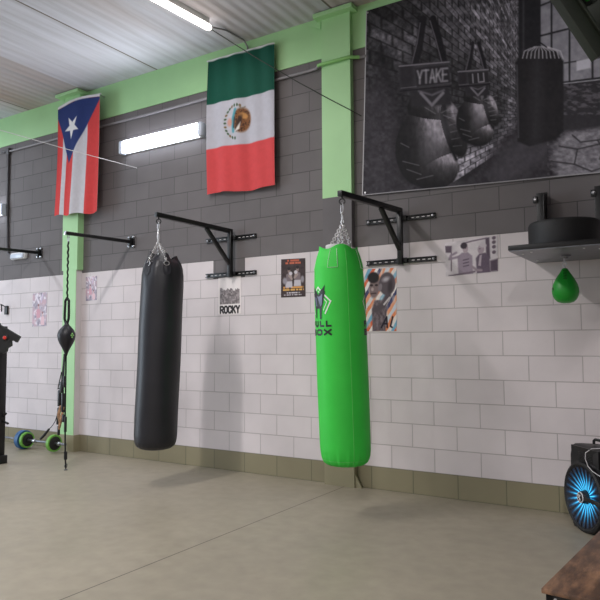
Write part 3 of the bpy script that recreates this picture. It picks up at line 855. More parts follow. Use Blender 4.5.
def paint_fight(s, t):         # dark brown bill with two boxers
    p = Paint(s, t * 1.36, (66, 54, 54))
    p.c *= (0.8 + 0.45 * fbm(s * 9, t * 12, 3))[:, None]
    for y, a, b, c in ((0.06, 0.25, 0.75, (196, 100, 76)), (0.15, 0.18, 0.82, (200, 106, 80)), (1.02, 0.1, 0.92, (224, 160, 86)), (1.10, 0.08, 0.94, (226, 176, 98))):
        g = vnoise(s * 26, s * 0 + y * 9, 6)
        p.blend(((np.abs(p.y - y) < 0.032) & (s > a) & (s < b) & (g > 0.30)) * 0.95, c)
    for y, a, b in ((1.21, 0.22, 0.78), (1.28, 0.12, 0.88)):
        g = vnoise(s * 40, s * 0 + y * 7, 9)
        p.blend(((np.abs(p.y - y) < 0.020) & (s > a) & (s < b) & (g > 0.4)) * 0.9, (222, 214, 220))
    for cx, top, k, sg in ((0.33, 0.30, 0.62, 1), (0.68, 0.26, 0.62, -1)):
        fig(p, cx, top, k, (150, 128, 122), (126, 112, 116), (48, 40, 42))
        p.line([(cx, top + 0.30), (cx + sg * 0.12, top + 0.42), (cx + sg * 0.05, top + 0.22)], 0.07, (164, 146, 142), 0.015)
        p.ell(cx + sg * 0.07, top + 0.22, 0.07, 0.065, (206, 200, 206), 0, 0.2)
        p.poly([(cx - 0.13, top + 0.50), (cx + 0.13, top + 0.50), (cx + 0.15, top + 0.72), (cx - 0.15, top + 0.72)], (196, 190, 198), 0.015)
    p.ell(0.16, 0.78, 0.09, 0.12, (150, 144, 152), 0, 0.3); p.ell(0.88, 0.74, 0.07, 0.12, (146, 140, 146), 0, 0.3)
    return p.c

def paint_boxer(s, t):         # colourful brush strokes behind a grey boxer with one raised glove
    p = Paint(s, t * 1.70, (226, 214, 208))
    cols = [(232, 140, 96), (240, 230, 228), (120, 178, 208), (226, 108, 72), (246, 240, 238), (70, 72, 110), (236, 164, 128), (206, 214, 226)]
    w = (s * 1.0 + p.y * 0.62 + 0.05 * fbm(s * 6, t * 9, 2)) * 9.5
    idx = np.floor(w).astype(int) % 8
    for i, c in enumerate(cols):
        p.blend((idx == i) * np.clip(fbm(s * 14 + i, t * 6, 20 + i) * 2.2 - 0.25, 0, 1), c)
    p.poly([(0.30, 1.70), (0.28, 1.1), (0.36, 0.86), (0.62, 0.86), (0.72, 1.1), (0.68, 1.70)], (104, 92, 98), 0.02)
    p.c += ((p.sd([(0.30, 1.70), (0.28, 1.1), (0.36, 0.86), (0.62, 0.86), (0.72, 1.1), (0.68, 1.70)]) < 0) * 90 * (fbm(s * 16, t * 18, 5) - 0.45))[:, None]
    p.ell(0.36, 0.50, 0.15, 0.30, (128, 110, 110), 0.1, 0.12); p.ell(0.33, 0.24, 0.17, 0.15, (40, 34, 36), 0, 0.15)
    p.ell(0.27, 0.45, 0.05, 0.03, (54, 44, 46), 0, 0.3); p.ell(0.42, 0.45, 0.045, 0.03, (54, 44, 46), 0, 0.3)
    p.ell(0.30, 0.56, 0.04, 0.05, (182, 164, 162), 0, 0.4); p.line([(0.26, 0.68), (0.40, 0.67)], 0.03, (66, 50, 52), 0.015)
    p.line([(0.40, 1.12), (0.62, 1.00), (0.76, 0.74)], 0.17, (88, 78, 84), 0.03)
    p.line([(0.64, 0.98), (0.80, 0.80)], 0.05, (206, 196, 198), 0.01)
    p.ell(0.73, 0.42, 0.24, 0.31, (92, 82, 88), 0.0, 0.07); p.ell(0.70, 0.30, 0.10, 0.06, (206, 200, 206), -0.3, 0.6, 0.8)
    p.ell(0.53, 0.52, 0.055, 0.11, (132, 122, 128), 0.2, 0.2); p.ell(0.82, 0.50, 0.07, 0.18, (58, 50, 54), 0.1, 0.5, 0.8)
    p.text('Ali', 0.56, 1.60, 0.17, 0.28, 0.02, (34, 30, 42), 0.045, 0.01, shear=0.25)
    return p.c

def paint_photo(s, t):         # two men talking, violet-grey print with a pale margin
    p = Paint(s * 1.42, t, (214, 206, 210))
    p.c *= (0.86 + 0.25 * fbm(s * 6, t * 5, 2))[:, None]
    p.poly([(1.10, 0.02), (1.20, 0.02), (1.22, 0.62), (1.12, 0.62)], (92, 78, 92), 0.02)
    p.line([(0.48, 0.10), (0.72, 0.06), (1.12, 0.03)], 0.04, (120, 106, 118), 0.015)
    p.poly([(0.0, 0.10), (0.19, 0.12), (0.18, 0.32), (0.02, 0.30)], (96, 82, 96), 0.02); p.line([(0.17, 0.32), (0.16, 0.85)], 0.03, (120, 104, 116), 0.01)
    for y in (0.05, 0.17, 0.30, 0.45):
        p.ell(1.32, y, 0.05, 0.05, (104, 90, 102), 0, 0.3)
    p.poly([(0.36, 1.0), (0.34, 0.46), (0.46, 0.36), (0.62, 0.36), (0.74, 0.48), (0.76, 1.0)], (150, 136, 150), 0.02)
    p.line([(0.40, 0.46), (0.12, 0.50), (0.16, 0.40), (0.30, 0.34)], 0.07, (146, 132, 146), 0.02)
    for y in (0.58, 0.67, 0.76):
        p.line([(0.50, y), (0.64, y - 0.02)], 0.03, (94, 80, 96), 0.01)
    p.ell(0.56, 0.25, 0.075, 0.13, (176, 160, 168), 0, 0.15); p.ell(0.52, 0.16, 0.09, 0.09, (60, 50, 60), -0.3, 0.2); p.ell(0.57, 0.24, 0.02, 0.012, (70, 58, 66), 0, 0.3)
    p.poly([(0.86, 1.0), (0.84, 0.56), (0.94, 0.44), (1.10, 0.44), (1.20, 0.58), (1.22, 1.0)], (100, 86, 102), 0.02)
    p.poly([(0.90, 0.78), (0.94, 0.50), (1.0, 0.48), (0.97, 0.80)], (176, 162, 172), 0.012)
    p.ell(0.98, 0.32, 0.09, 0.13, (168, 152, 162), 0.1, 0.15); p.ell(1.03, 0.22, 0.10, 0.06, (196, 186, 192), 0.3, 0.25); p.ell(0.95, 0.31, 0.02, 0.012, (70, 58, 66), 0, 0.3)
    p.line([(0.74, 0.80), (0.86, 0.90), (0.98, 0.92)], 0.07, (150, 134, 144), 0.02)
    p.poly([(1.22, 0.68), (1.42, 0.64), (1.42, 0.98), (1.22, 0.98)], (84, 70, 84), 0.03)
    p.line([(0.10, 1.0), (0.5, 0.97), (0.80, 0.94)], 0.05, (110, 96, 108), 0.02)
    p.c += (14 * (fbm(s * 40, t * 30, 7) - 0.5))[:, None]
    return p.c

def paint_pale(seed):
    def f(s, t):
        p = Paint(s, t * 1.5, (176, 164, 178))
        n = fbm(s * 5, t * 7, seed, 4); m = fbm(s * 9, t * 11, seed + 5, 3)
        p.blend(np.clip((n - 0.42) * 4, 0, 1) * 0.8, (206, 168, 178)); p.blend(np.clip((m - 0.55) * 6, 0, 1), (232, 224, 232)); p.blend(np.clip((0.40 - n) * 6, 0, 1) * 0.8, (120, 112, 128))
        fig(p, 0.42, 0.50, 0.62, (214, 178, 178), (206, 152, 166), (140, 100, 104)); fig(p, 0.72, 0.85, 0.60, (216, 186, 184), (226, 190, 198), (150, 110, 116))
        p.line([(0.25, 0.12), (0.40, 0.4)], 0.10, (226, 216, 228), 0.03); p.line([(0.70, 0.1), (0.60, 0.42)], 0.08, (206, 190, 214), 0.03)
        return p.c
    return f

def poster(name, label, corners, nx, ny, f):
    o = sheet(name, M['poster'], corners, nx, ny, f, None, -0.0030, thick=0.0029)
    return tag(o, label, 'poster', 'prints taped to the white wall')
poster('poster', 'white film poster with a grainy grey photo under the left bag bracket', [(-2.583, 2.008), (-2.281, 2.012), (-2.281, 1.620), (-2.582, 1.619)], 90, 118, paint_film)
poster('poster', 'dark brown fight poster of two boxers with orange lettering', [(-1.774, 2.150), (-1.489, 2.141), (-1.490, 1.764), (-1.777, 1.766)], 90, 122, paint_fight)
poster('poster', 'colourful poster of a boxer raising one glove, behind the green bag', [(-0.868, 1.990), (-0.527, 1.982), (-0.533, 1.414), (-0.872, 1.416)], 110, 180, paint_boxer)
poster('photo_print', 'black and white photo print of two men talking, left of the speed bag', [(-0.071, 2.168), (0.381, 2.189), (0.376, 1.891), (-0.069, 1.876)], 140, 96, paint_photo)
poster('poster', 'pale pink collage poster left of the left green pilaster', [(-5.755, 1.985), (-5.455, 1.992), (-5.457, 1.549), (-5.752, 1.547)], 50, 74, paint_pale(3))
poster('poster', 'small pale collage poster just right of the left green pilaster', [(-4.705, 2.145), (-4.502, 2.147), (-4.497, 1.850), (-4.698, 1.845)], 44, 64, paint_pale(17))

# ================================================================== HEAVY BAG BRACKETS
def make_bracket(X, XP, tip, label):
    t = thing('bag_bracket', label, 'bracket', (X, 0, 2.0), 'heavy bag wall brackets')
    for z in (2.418, 2.038):
        r = MB().box((X - 0.335, -0.010, z - 0.022), (X + 0.335, 0, z + 0.022), 0.002)
        r.box((X - 0.335, -0.026, z + 0.016), (X + 0.335, -0.008, z + 0.022), 0.001); r.box((X - 0.335, -0.026, z - 0.022), (X + 0.335, -0.008, z - 0.016), 0.001)
        rail = r.build('wall_rail', M['black_metal'], t)
        for k in (-0.25, -0.20, -0.14, -0.08, 0.12, 0.17, 0.22, 0.27):
            MB().box((X + k - 0.013, -0.0115, z - 0.004), (X + k + 0.013, -0.0095, z + 0.004), 0.001).build('slot', M['white_paint'], rail)['label'] = 'pale slot'
        for k in (-0.31, 0.31):
            MB().lathe([(0.013, 0), (0.013, 0.007), (0.009, 0.011), (0.009, 0.018)], (X + k, -0.010, z), (0, -1, 0), 12).build('bolt', M['steel'], rail)
    for z in (2.418, 2.038):
        MB().box((XP - 0.05, -0.040, z - 0.025), (XP + 0.05, -0.024, z + 0.025), 0.004).build('clamp_plate', M['black_metal'], t)
    y0 = -0.060
    MB().box((XP - 0.022, y0 - 0.022, 2.000), (XP + 0.022, y0 + 0.022, 2.478), 0.004).build('post', M['black_metal'], t)
    tip = Vector(tip); base = Vector((XP, y0 + 0.022, 2.486))
    MB().bar(base, tip, 0.044, 0.044, bev=0.004).build('arm', M['black_metal'], t)
    a = base.lerp(tip, 0.36); a.z -= 0.02
    MB().bar((XP, y0, 2.125), a, 0.036, 0.036, bev=0.004).build('brace', M['black_metal'], t)
    h = base.lerp(tip, 0.965)
    e = MB().cyl(h + Vector((0, 0, -0.020)), h + Vector((0, 0, -0.040)), 0.007, 10); e.ring(h + Vector((0, 0, -0.060)), (0.5, -1, 0), 0.022, 0.006)
    e.build('eye_bolt', M['black_metal'], t)
    return t, h
br1, hook_b = make_bracket(-2.412, -2.378, (-2.520, -1.0, 2.522), 'black wall bracket holding the black punching bag')
br2, hook_g = make_bracket(-0.482, -0.462, (-0.556, -1.0, 2.470), 'black wall bracket holding the green punching bag')

# ================================================================== PUNCHING BAGS
RB = 0.196
def bag_surface(prof, folds, sag=0.0):
    """returns f(theta, z_local) -> point; prof list of (z, r)"""
    zs = np.array([p[0] for p in prof]); rs = np.array([p[1] for p in prof])
    def f(th, z, extra=0.0):
        r = float(np.interp(z, zs, rs)) + folds(th, z) + extra
        g = sag * min(1.0, max(0.0, z / 1.5))
        return Vector((r * math.cos(th) + 0.846 * g, r * math.sin(th) + 0.534 * g, z))
    return f

def bag_mesh(f, z0, z1, nz=90, seg=112, zfun=None):
    mb = MB(); vs = []; fs = []
    for i in range(nz):
        u = i / (nz - 1)
        z = z0 + (z1 - z0) * (0.5 - 0.5 * math.cos(PI * u)) if True else 0
        for k in range(seg):
            th = 2 * PI * k / seg
            p = f(th, z)
            if zfun: p.z += zfun(th, z)
            vs.append(p)
    for i in range(nz - 1):
        for k in range(seg):
            k2 = (k + 1) % seg
            fs.append((i * seg + k, i * seg + k2, (i + 1) * seg + k2, (i + 1) * seg + k))
    fs.append(tuple(range(seg - 1, -1, -1)))
    mb.add(vs, fs)
    return mb

PHI = math.atan2(-5.34 + 0.97, 1.82 + 0.55)      # side of the bag turned to the room
def hanging_gear(t, ring_z, rim_pts, n, top):
    """swivel hook, gathering ring and chains; local coordinates about the bag's foot"""
    mb = MB()
    mb.ring((0, 0, ring_z), (0.3, 1, 0), 0.014, 0.004, seg=14)
    mb.build('gathering_ring', M['chain'], t)
    mb = MB()
    mb.ring((0, 0, ring_z + (top - ring_z) * 0.30), (1, 0.2, 0), (top - ring_z) * 0.26, 0.0045, 0.013, seg=18, up=(0, 0, 1))
    mb.cyl((0, 0, ring_z + (top - ring_z) * 0.52), (0, 0, ring_z + (top - ring_z) * 0.60), 0.012, 12)
    mb.ring((0, 0, ring_z + (top - ring_z) * 0.80), (0.2, 1, 0), (top - ring_z) * 0.22, 0.0045, 0.014, seg=18, up=(0, 0, 1))
    mb.build('snap_hook', M['chain'], t)
    for p in rim_pts:
        MB().chain((0, 0, ring_z - 0.01), p, n).build('chain', M['chain'], t)

def make_black_bag():
    H = hook_b + Vector((0, 0, -0.080))
    top = H.z; foot = 0.345
    t = thing('punching_bag', 'black leather punching bag hanging on a chain', 'punching bag', (H.x, H.y, foot), 'hanging punching bags')
    L = 1.795          # fabric height
    prof = [(0.0, 0.10), (0.012, 0.145), (0.035, 0.176), (0.07, 0.190), (0.13, 0.196), (0.6, 0.197), (1.1, 0.197), (1.5, 0.195), (1.60, 0.190), (1.67, 0.178), (1.72, 0.158), (1.76, 0.130), (1.80, 0.108), (1.9, 0.10)]
    def folds(th, z):
        a = max(0.0, (z - 1.45) / 0.33)
        b = max(0.0, (0.10 - z) / 0.10)
        return 0.012 * a * a * math.cos(4 * (th - PHI - 0.45)) - 0.006 * a * math.cos(9 * th + 1) - 0.004 * b * abs(math.sin(13 * th)) + 0.0015 * math.sin(7 * z + 3 * th)
    f = bag_surface(prof, folds, 0.045)
    zt = lambda th, z: max(0, (z - 1.66) / 0.13) ** 2 * (0.020 * math.cos(4 * (th - PHI - 0.45)) + 0.022 * math.cos(th - PHI + 1.6))
    bag_l = bag_mesh(f, 0, L, 100, 120, zt)
    def emb(mb, name, m, par):
        mb.v = [tuple(Vector(v) + ORIGIN[t.name]) for v in mb.v]
        return mb.build(name, m, par)
    emb_body = emb(bag_l, 'bag_body', M['bag_black'], t)
    lid = MB().lathe([(0.0, L - 0.11), (0.120, L - 0.10), (0.115, L - 0.05), (0.0, L - 0.045)], (0.038, 0.024, 0), seg=32, close=False)
    emb(lid, 'filling_lid', M['black_rubber'], t)
    rz = 2.275 - foot
    rims = []
    for k in range(4):
        th = PHI + (-0.60, 0.48, PI - 0.5, PI + 0.5)[k]
        p = f(th, L - 0.095, 0.004); rims.append(p)
        r = MB(); nrm = Vector((math.cos(th), math.sin(th), 0.12))
        r.ring(p + Vector((0, 0, 0.0)), nrm, 0.020, 0.0035, 0.024, seg=14)
        tab = MB()
        x = Vector((-math.sin(th), math.cos(th), 0))
        pts = []
        for zz, hw in ((L - 0.075, 0.030), (L - 0.11, 0.034), (L - 0.17, 0.036), (L - 0.20, 0.022)):
            for sgn in (-1, 1):
                pts.append(f(th + sgn * hw / 0.18, zz, 0.005))
        tab.add(pts, [(0, 1, 3, 2), (2, 3, 5, 4), (4, 5, 7, 6)])
        tb = emb(tab, 'strap_tab', M['bag_black'], t)
        emb(r, 'd_ring', M['chain'], tb)
    gear = MB()
    # chains etc. in world coordinates
    def W(p): return Vector(p) + ORIGIN[t.name]
    mb = MB(); mb.ring(W((0, 0, rz)), (0.3, 1, 0), 0.014, 0.004, seg=14); mb.build('gathering_ring', M['chain'], t)
    g = top - foot - rz
    mb = MB()
    mb.ring(W((0, 0, rz + g * 0.28)), (1, 0.2, 0), g * 0.28, 0.0045, 0.013, seg=18, up=(0, 0, 1))
    mb.cyl(W((0, 0, rz + g * 0.53)), W((0, 0, rz + g * 0.62)), 0.012, 12)
    mb.ring(W((0, 0, rz + g * 0.83)), (0.2, 1, 0), g * 0.23, 0.0045, 0.014, seg=18, up=(0, 0, 1))
    mb.build('snap_hook', M['chain'], t)
    for p in rims:
        MB().chain(W((0, 0, rz - 0.012)), W(p + Vector((0, 0, 0.02))), 13).build('chain', M['chain'], t)
    # a slight lean, pivoting on the hook
    lean(t, H, Vector((0.846, 0.534, 0)) * -0.012, H.z - foot)
    return t

def lean(t, H, shift, length):
    d = Vector((0, 0, -1)) * length + shift
    R = Vector((0, 0, -1)).rotation_difference(d.normalized())
    t.rotation_mode = 'QUATERNION'; t.rotation_quaternion = R
    t.location = H + R @ (ORIGIN[t.name] - H)

make_black_bag()

def make_green_bag():
    H = hook_g + Vector((0, 0, -0.080))
    top = H.z; foot = 0.385
    t = thing('punching_bag', 'bright green punching bag with a bull logo', 'punching bag', (H.x, H.y, foot), 'hanging punching bags')
    L = 1.655
    prof = [(0.0, 0.10), (0.010, 0.142), (0.03, 0.170), (0.065, 0.186), (0.12, 0.193), (0.6, 0.197), (1.1, 0.196), (1.35, 0.194), (1.50, 0.186), (1.58, 0.168), (1.63, 0.148), (1.70, 0.140)]
    def folds(th, z):
        a = max(0.0, (z - 1.38) / 0.27); b = max(0.0, (0.17 - z) / 0.17)
        return 0.006 * a * math.cos(4 * (th - PHI - 0.3)) - 0.0035 * b * (1 + math.cos(17 * th)) - 0.0020 * b * math.cos(31 * th + 1)
    f = bag_surface(prof, folds, -0.034)
    O = ORIGIN[t.name]
    def W(mb): mb.v = [tuple(Vector(v) + O) for v in mb.v]; return mb
    zt = lambda th, z: max(0, (z - 1.55) / 0.10) ** 2 * 0.014 * math.cos(4 * (th - PHI - 0.15))
    W(bag_mesh(f, 0, L, 100, 136, zt)).build('bag_body', M['bag_green'], t)
    W(MB().lathe([(0.0, L - 0.06), (0.138, L - 0.055), (0.138, L - 0.02), (0.0, L - 0.015)], (-0.029, -0.018, 0), seg=36, close=False)).build('filling_lid', M['black_rubber'], t)
    W(MB().lathe([(0.0, L - 0.015), (0.096, L - 0.012), (0.096, L + 0.026), (0.09, L + 0.030), (0.0, L + 0.030)], (-0.045, 0.004, 0), seg=32, close=False)).build('foam_collar', M['foam'], t)['label'] = 'white foam collar'
    # side seam and bottom hem
    W(MB().tube([f(PHI + 0.33, z, 0.001) for z in np.linspace(0.03, L - 0.02, 60)], 0.0022, 6)).build('side_seam', M['bag_green_seam'], t)
    W(MB().tube([f(2 * PI * k / 80, 0.052, 0.0005) for k in range(81)], 0.0018, 6, cap=False)).build('bottom_hem', M['bag_green_seam'], t)
    # strap tabs with their stitching, D-rings and chains
    rz = 2.25 - foot
    rims = []
    for k in range(4):
        th = PHI - 0.25 + k * PI / 2
        zz = L - 0.03
        p = f(th, zz, 0.003); rims.append(Vector((p.x * 0.52, p.y * 0.52, L - 0.005)))
        rows = [(L - 0.02, 0.030), (L - 0.06, 0.033), (L - 0.12, 0.036), (L - 0.165, 0.038)]
        pts = []
        for z_, hw in rows:
            for sg in (-1, 0, 1):
                pts.append(f(th + sg * hw / 0.18, z_, 0.0035))
        fs = []
        for i in range(3):
            for j in range(2):
                a = i * 3 + j; fs.append((a, a + 1, a + 4, a + 3))
        tab = W(MB().add(pts, fs)).build('strap_tab', M['bag_green'], t)
        out = [f(th - rows[i][1] / 0.18, rows[i][0], 0.0045) for i in range(4)] + [f(th, rows[3][0] , 0.0045)] + [f(th + rows[i][1] / 0.18, rows[i][0], 0.0045) for i in (3, 2, 1, 0)]
        W(MB().tube(out, 0.0014, 5)).build('stitching', M['print_white'], tab)
        W(MB().ring(rims[-1] + Vector((0, 0, 0.010)), (math.cos(th), math.sin(th), 0.3), 0.018, 0.0032, 0.022, seg=14)).build('d_ring', M['chain'], tab)
    g = top - foot - rz
    W(MB().ring((0, 0, rz), (0.3, 1, 0), 0.014, 0.004, seg=14)).build('gathering_ring', M['chain'], t)
    mb = MB()
    mb.ring((0, 0, rz + g * 0.24), (1, 0.2, 0), g * 0.24, 0.0045, 0.014, seg=18, up=(0, 0, 1))
    mb.cyl((0, 0, rz + g * 0.45), (0, 0, rz + g * 0.52), 0.013, 12)
    mb.ring((0, 0, rz + g * 0.76), (0.5, 1, 0), g * 0.29, 0.005, 0.016, seg=18, up=(0, 0, 1))
    W(mb).build('snap_hook', M['chain'], t)
    for p in rims:
        W(MB().chain((0, 0, rz - 0.012), p + Vector((0, 0, 0.028)), 11, 0.0036, 0.012)).build('chain', M['chain'], t)
    # printed logo: lettering and bull in a white diamond, wrapped round the vinyl
    def stroke(mb, pts, w, th0, z0, ex):
        """pts in metres (u round the bag, v up); quads follow the surface"""
        for a, b in zip(pts[:-1], pts[1:]):
            a = np.array(a); b = np.array(b); dv = b - a; Ls = np.hypot(*dv)
            if Ls < 1e-6: continue
            dv = dv / Ls; nn = np.array([-dv[1], dv[0]]); a2 = a - dv * w * 0.5; b2 = b + dv * w * 0.5
            ns = max(1, int(Ls / 0.012)); vs = []; fs = []
            for i in range(ns + 1):
                c = a2 + (b2 - a2) * i / ns
                for sg in (-0.5, 0.5):
                    q = c + nn * w * sg
                    vs.append(f(th0 + q[0] / 0.196, z0 + q[1], ex))
            for i in range(ns):
                fs.append((2 * i, 2 * i + 1, 2 * i + 3, 2 * i + 2))
            mb.add(vs, fs)
    def fillp(mb, poly, th0, z0, ex):
        cx = sum(p[0] for p in poly) / len(poly); cy = sum(p[1] for p in poly) / len(poly)
        vs = [f(th0 + cx / 0.196, z0 + cy, ex)]; n = len(poly); R = 4
        for r in range(1, R + 1):
            for p in poly:
                vs.append(f(th0 + (cx + (p[0] - cx) * r / R) / 0.196, z0 + cy + (p[1] - cy) * r / R, ex))
        fs = [(0, 1 + i, 1 + (i + 1) % n) for i in range(n)]
        for r in range(R - 1):
            for i in range(n):
                a = 1 + r * n + i; b = 1 + r * n + (i + 1) % n
                fs.append((a, b, b + n, a + n))
        mb.add(vs, fs)
    for kk, off in enumerate((0.0, math.radians(152))):
        th0 = PHI - math.radians(55) + off
        word = MB()
        def letters(txt, width, hh, zb, lw):
            n = len(txt); gap = 0.016; w = (width - gap * (n - 1)) / n; x = -width / 2
            for ch in txt:
                for st in GLYPH[ch]:
                    stroke(word, [(x + lw / 2 + (w - lw) * a, zb + lw / 2 + (hh - lw) * b) for a, b in st], lw, th0, 0.0, 0.0022)
                x += w + gap
        letters('FULL', 0.240, 0.047, 1.046, 0.0145)
        letters('BOX', 0.240, 0.049, 0.982, 0.0150)
        W(word).build('lettering', M['print_black'], t)['label'] = 'black lettering on green vinyl'
        zc = 1.232
        dm = MB()
        stroke(dm, [(-0.06, 0.07), (0.0, 0.115), (0.118, 0.005), (0.070, -0.085)], 0.011, th0, zc, 0.002)
        stroke(dm, [(0.0, 0.085), (0.085, 0.0), (0.055, -0.06)], 0.006, th0, zc, 0.002)
        stroke(dm, [(-0.06, 0.07), (-0.118, 0.005), (-0.070, -0.085)], 0.011, th0, zc, 0.002)
        W(dm).build('logo_diamond', M['print_white'], t)['label'] = 'white zigzag diamond'
        bl = MB()
        fillp(bl, [(-0.0840, 0.0680), (-0.0360, 0.0960), (0.0000, 0.0568), (0.0360, 0.0960), (0.0744, 0.0792), (0.0600, 0.0232), (0.0420, -0.0374), (0.0240, -0.0469), (-0.0240, -0.0469), (-0.0480, -0.0374), (-0.0660, 0.0232)], th0, zc, 0.0034)
        fillp(bl, [(-0.0420, -0.0374), (-0.0216, -0.0374), (-0.0264, -0.1183), (-0.0408, -0.1183)], th0, zc, 0.0034)
        fillp(bl, [(0.0120, -0.0374), (0.0408, -0.0374), (0.0312, -0.1278), (0.0144, -0.1278)], th0, zc, 0.0034)
        fillp(bl, [(0.0360, 0.0904), (0.0660, 0.0792), (0.0744, 0.1296), (0.0600, 0.1128)], th0, zc, 0.0036)
        fillp(bl, [(-0.0360, 0.0904), (-0.0660, 0.0792), (-0.0744, 0.1296), (-0.0600, 0.1128)], th0, zc, 0.0036)
        W(bl).build('logo_bull', M['print_black'], t)['label'] = 'black bull emblem'
        sv = MB()
        fillp(sv, [(-0.0120, 0.0456), (0.0480, 0.0624), (0.0420, -0.0184), (0.0240, -0.0326)], th0, zc, 0.0044)
        fillp(sv, [(-0.0540, 0.0456), (-0.0240, 0.0344), (-0.0120, -0.0279), (-0.0360, -0.0279)], th0, zc, 0.0044)
        W(sv).build('logo_highlight', M['print_silver'], t)['label'] = 'silver grey body of the emblem'
    lean(t, H, Vector((0.846, 0.534, 0)) * 0.012, H.z - foot)
    return t
make_green_bag()

# ================================================================== SHORT ARMS AND DOUBLE-END BAG
def make_arm():
    X = -3.901
    t = thing('ball_bracket', 'short black wall arm holding the small black ball', 'bracket', (X, 0, 2.45), 'short black wall arms')
    MB().box((X - 0.05, -0.008, 2.44), (X + 0.05, 0, 2.585), 0.003).build('wall_plate', M['black_metal'], t)
    MB().box((X - 0.024, -0.05, 2.468), (X + 0.024, -0.006, 2.556), 0.004).build('socket', M['black_metal'], t)
    for a in (-0.036, 0.036):
        for z in (2.458, 2.568):
            MB().lathe([(0.014, 0), (0.014, 0.006), (0.008, 0.010), (0.008, 0.018)], (X + a, -0.008, z), (0, -1, 0), 12).build('bolt', M['steel'], t)
    MB().bar((X, -0.02, 2.512), (X - 0.01, -0.93, 2.490), 0.036, 0.036, bev=0.004).build('arm', M['black_metal'], t)
    MB().box((X - 0.028, -0.936, 2.470), (X + 0.008, -0.928, 2.510), 0.003).build('end_cap', M['steel'], t)
    e = MB(); e.ring((X - 0.01, -0.89, 2.458), (1, 0, 0), 0.014, 0.004)
    e.build('eye_bolt', M['steel'], t)
    return t
a1 = make_arm()
a2 = copy_tree(a1); a2.location = (-5.627, 0, 2.457)
a2['label'] = 'short black wall arm reaching past the left edge of the picture'

bx, by = -3.911, -0.89
t = thing('double_end_bag', 'small black punch ball strung between arm and floor', 'punching bag', (bx, by, 0.0))
MB().ring((bx, by, 2.428), (0, 1, 0), 0.022, 0.004, 0.012, seg=14, up=(0, 0, 1)).build('snap_hook', M['steel'], t)
mb = MB(); pts = []
for i in range(60):
    z = 2.405 - i * (2.405 - 1.80) / 59; a = i * 0.9
    pts.append((bx + 0.0035 * math.cos(a), by + 0.0035 * math.sin(a), z))
mb.tube(pts, 0.0095, 6); mb.build('upper_cord', M['webbing'], t)
mb = MB()
mb.tube([(bx, by, 1.80), (bx - 0.028, by, 1.77), (bx - 0.034, by, 1.66), (bx - 0.036, by, 1.58), (bx - 0.012, by, 1.53)], 0.014, 6)
mb.tube([(bx, by, 1.80), (bx + 0.028, by, 1.77), (bx + 0.032, by, 1.66), (bx + 0.030, by, 1.58), (bx + 0.010, by, 1.53)], 0.014, 6)
mb.build('loop_strap', M['webbing'], t)
ball = [(0.012, 1.555), (0.018, 1.535), (0.026, 1.515), (0.050, 1.49), (0.075, 1.46), (0.090, 1.425), (0.092, 1.40), (0.086, 1.36), (0.070, 1.32), (0.048, 1.28), (0.030, 1.245), (0.018, 1.215), (0.012, 1.19)]
bb = MB().lathe([(r, z) for r, z in ball], (bx, by, 0), seg=32).build('ball', M['bag_black'], t)
nd = Vector((5.73, -4.45, 0)).normalized(); rd = Vector((0.62, 0.79, 0))
c = Vector((bx, by, 1.40)) + (nd * 0.75 + rd * 0.60).normalized() * 0.0915
n_ = (nd * 0.75 + rd * 0.60).normalized()
up = Vector((0, 0, 1)); tx = n_.cross(up).normalized() * -1
mb = MB()
for ax, ay in ((0, 0.022), (-0.012, 0.004), (0.012, 0.004), (0, -0.016)):
    mb.lathe([(0.009, -0.004), (0.009, 0.003), (0.006, 0.004)], c + tx * ax + up * ay, n_, 10)
mb.build('printed_mark', M['green_pipe'], bb)['label'] = 'small pale green mark'
MB().tube([(bx, by, 1.20), (bx + 0.002, by, 0.9), (bx + 0.004, by, 0.5), (bx + 0.004, by + 0.01, 0.16), (bx + 0.004, by + 0.02, 0.02)], 0.0085, 8).build('lower_cord', M['webbing'], t)
mb = MB().tube([(bx + 0.004, by + 0.014, 0.19), (bx + 0.004, by + 0.015, 0.11)], 0.017, 8)
mb.build('cord_knot', M['webbing'], t)
mb = MB().lathe([(0.02, 0.0), (0.02, 0.006), (0.007, 0.012), (0.007, 0.03)], (bx + 0.004, by + 0.02, 0), seg=14); mb.ring((bx + 0.004, by + 0.02, 0.045), (1, 0, 0), 0.018, 0.004)
mb.build('floor_anchor', M['dark_steel'], t)

# bundle of straps hung from the ball's lower eye
t = thing('training_straps', 'bundle of black straps with a tan sleeve hanging below the black ball', 'straps', (bx, by, 0.4))
sx, sy = bx - 0.01, by - 0.028
mb = MB()
mb.bar((sx + 0.01, sy + 0.01, 1.21), (sx - 0.012, sy, 0.90), 0.032, 0.006, up=(0, 1, 0)); mb.bar((sx + 0.012, sy + 0.004, 1.20), (sx + 0.018, sy - 0.008, 0.66), 0.024, 0.006, up=(0, 1, 0))
mb.build('webbing_strap', M['webbing'], t)
mb = MB()
mb.tube([(sx - 0.02, sy, 1.02), (sx - 0.065, sy, 0.88), (sx - 0.075, sy, 0.84), (sx - 0.02, sy, 0.86)], 0.006, 6)
mb.build('side_loop', M['webbing'], t)
for dx, z0, z1, w in ((0.03, 0.98, 0.86, 0.03), (-0.06, 0.57, 0.47, 0.03), (0.028, 0.58, 0.50, 0.035), (-0.045, 0.83, 0.66, 0.035), (0.012, 0.80, 0.60, 0.032), (-0.015, 0.92, 0.80, 0.045), (-0.05, 0.65, 0.58, 0.03)):
    MB().box((sx + dx - w / 2, sy - 0.016, z1), (sx + dx + w / 2, sy + 0.012, z0), 0.008).build('buckle', M['black_plastic'], t)
mb = MB()
mb.tube([(sx - 0.02, sy, 0.67), (sx - 0.045, sy - 0.01, 0.58), (sx - 0.01, sy - 0.012, 0.50), (sx - 0.045, sy, 0.42)], [0.012, 0.018, 0.017, 0.010], 10)
